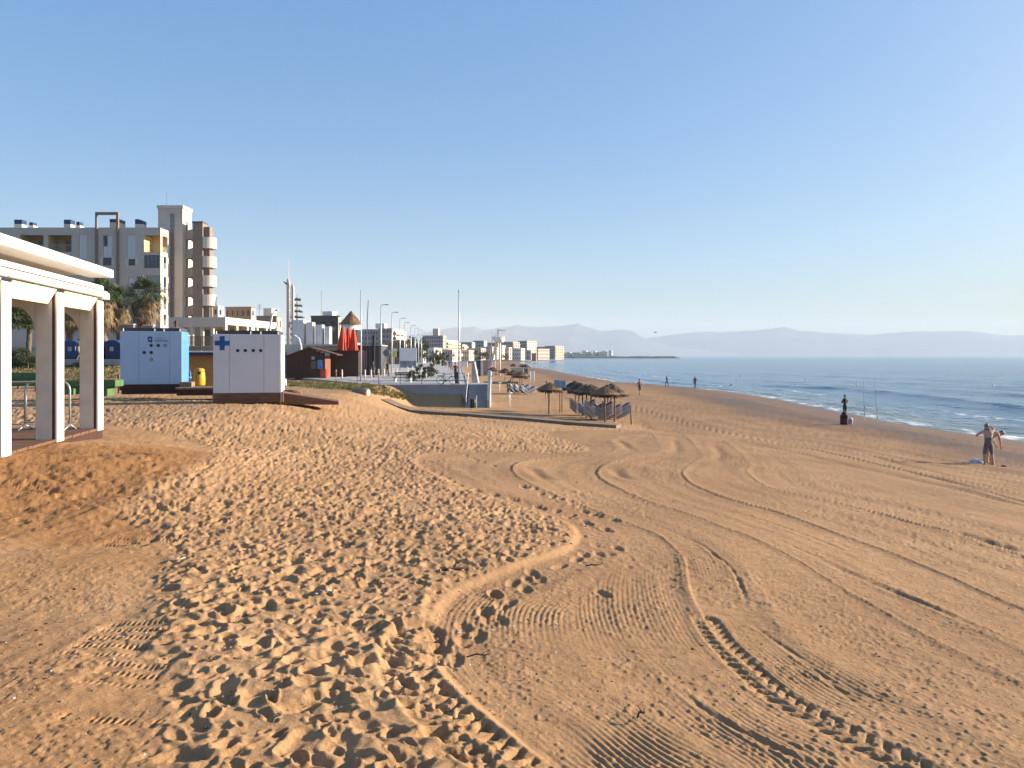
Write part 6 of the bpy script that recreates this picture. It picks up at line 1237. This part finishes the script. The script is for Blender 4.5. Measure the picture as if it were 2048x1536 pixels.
def small_things():
    yel=mat('buoy_yellow',(.48,.40,.14),.5,.1,5); n=0
    for i,(px,py) in enumerate(((1611,760),(1713,769),(1912,760),(1985,771),(1938,732))):
        Y=F*ZC/(py-HY); T=thing('buoy',ORD[i]+' yellow swimming buoy'+[', left one of the near line',', behind the fishing rods',', between the rods and the right edge',', nearest the right edge',', farthest out'][i],'buoy',(PX(px,Y),Y,-.05),0,'yellow buoys'); s=.6+.4*(i==4); m=MB(); m.lathe([(.05,-.2),(.30*s,-.02),(.30*s,.12),(.16*s,.35*s),(.07*s,.75*s),(.01,.85*s)],12); m.build('float',yel,T,True); m=MB(); m.lathe([(.08*s,.85*s),(.08*s,1.0*s)],8); m.build('top_mark',yel,T)
    for i,(px,py) in enumerate(((1462,770),(1505,770),(1547,770),(1590,770),(1634,770),(1677,770),(1473,761),(1510,761),(1547,761),(1480,752))):
        Y=F*ZC/(py-HY); T=thing('line_float',ORD[i]+' small dark float of the swimming line from the left' if i<6 else ORD[i-6]+' small dark float of the farther line from the left','float',(PX(px,Y),Y,-.02),i,'dark floats of the swimming line'); m=MB(); m.ball((0,0,.04),.18,.11,.11,10,6); m.build('float',mat('float_dark',(.06,.05,.05),.5,.2,4),T,True); m=MB(); m.tube([(-.3,0,.05),(.3,0,.05)],.02,5); m.build('line_stub',M_rope,T)
    for lab,px,py,Y,s in (('dark bird gliding over the far mountains',1311,665,70,.55),('tiny bird high in the open sky',1082,386,120,.35)):
        T=thing('bird',lab,'bird',(PX(px,Y),Y,PZ(py,Y)),R(70)); bm=mat('bird_dark',(.05,.045,.045),.8,.2,8); m=MB(); m.tube([(0,-.22*s,0),(0,-.1*s,.01),(0,.12*s,0),(0,.30*s,-.01)],[.01,.045*s,.05*s,.012],8); m.build('body',bm,T,True)
        for sx in (-1,1): m=MB(); V=[(sx*.03*s,-.10*s,.02),(sx*.28*s,-.14*s,.10*s),(sx*.62*s,.04*s,.06*s),(sx*.30*s,.02*s,.09*s),(sx*.03*s,.12*s,.01)]; m.add(V+[(a,b,c-.012) for a,b,c in V],[(0,1,2,3,4),(9,8,7,6,5)]+[(i,(i+1)%5,5+(i+1)%5,5+i) for i in range(5)]); m.build('wing',bm,T)
    # driftwood and twigs
    for i,(lab,px,py,L,rz,c,r) in enumerate((('pale straight stick lying on the graded sand at the left',345,1127,.22,.35,(.50,.40,.28),.008),('dark forked twig on the raked sand in the middle',1186,1136,.16,-.4,(.06,.04,.03),.006),('dark bent twig beside the tyre track',958,1319,.17,-.15,(.09,.06,.04),.005),('dark stick among the hollows left of the raked curve',905,1145,.35,.35,(.07,.045,.03),.012),('thin pale twig standing in the trampled sand',556,1448,.10,1.2,(.35,.25,.15),.003),('dark twig in the raked sand at the bottom',1283,1437,.06,.5,(.06,.04,.03),.006),('driftwood chip near the heap of damp sand',650,1192,.10,.2,(.45,.38,.30),.014))):
        X,Y=hit(px,py); T=thing('driftwood',lab,'stick',(X,Y,gz(X,Y)+.012),rz); m=MB(); m.tube([(-L/2,0,.0),(-L*.1,.012,.02),(L*.2,-.01,.022),(L/2,.015,.03)],[r,r*1.1,r,r*.6],6); m.build('stem',mat('twig_%d'%i,c,.9,.2,20),T,True); m=MB(); m.tube([(L*.1,0,.02),(L*.28,.06,.035)],[r*.7,r*.3],5); m.build('branch',mat('twig_%d'%i,c),T,True)
    r=random.Random(12); mb=MB(); 
    for i in range(900):
        px=r.uniform(0,2048); py=r.triangular(900,1536,1300)
        if px>1000 and r.random()<.6: continue
        X,Y=hit(px,py); s=(.0025+.006*r.random()**2.5)*(1+Y*.05); mb.ball((X,Y,gz(X,Y)+.01+r.uniform(-.01,.015)),s*r.uniform(.8,2.2),s*r.uniform(.8,1.8),s*.7,5,3,.25)
    mw=MB()
    for i in range(170):
        px=r.uniform(0,1200); py=r.triangular(900,1536,1250); X,Y=hit(px,py); s=(.003+.006*r.random()**3)*(1+Y*.05); mw.ball((X,Y,gz(X,Y)+.015+r.uniform(-.01,.02)),s*r.uniform(.8,1.8),s*r.uniform(.8,1.5),s*.6,5,3,.25)
    o=mw.build('shell_bits',mat('shell_white',(.62,.56,.48),.7,.2,30)); tag(o,'tiny pale shell bits scattered over the trampled sand','shells',None,'stuff')
    o=mb.build('shell_grit',mat('shell_grit_col',(.22,.15,.10),.9,.7,3)); tag(o,'scattered shell bits, pebbles and weed crumbs on the sand','debris',None,'stuff')
small_things()
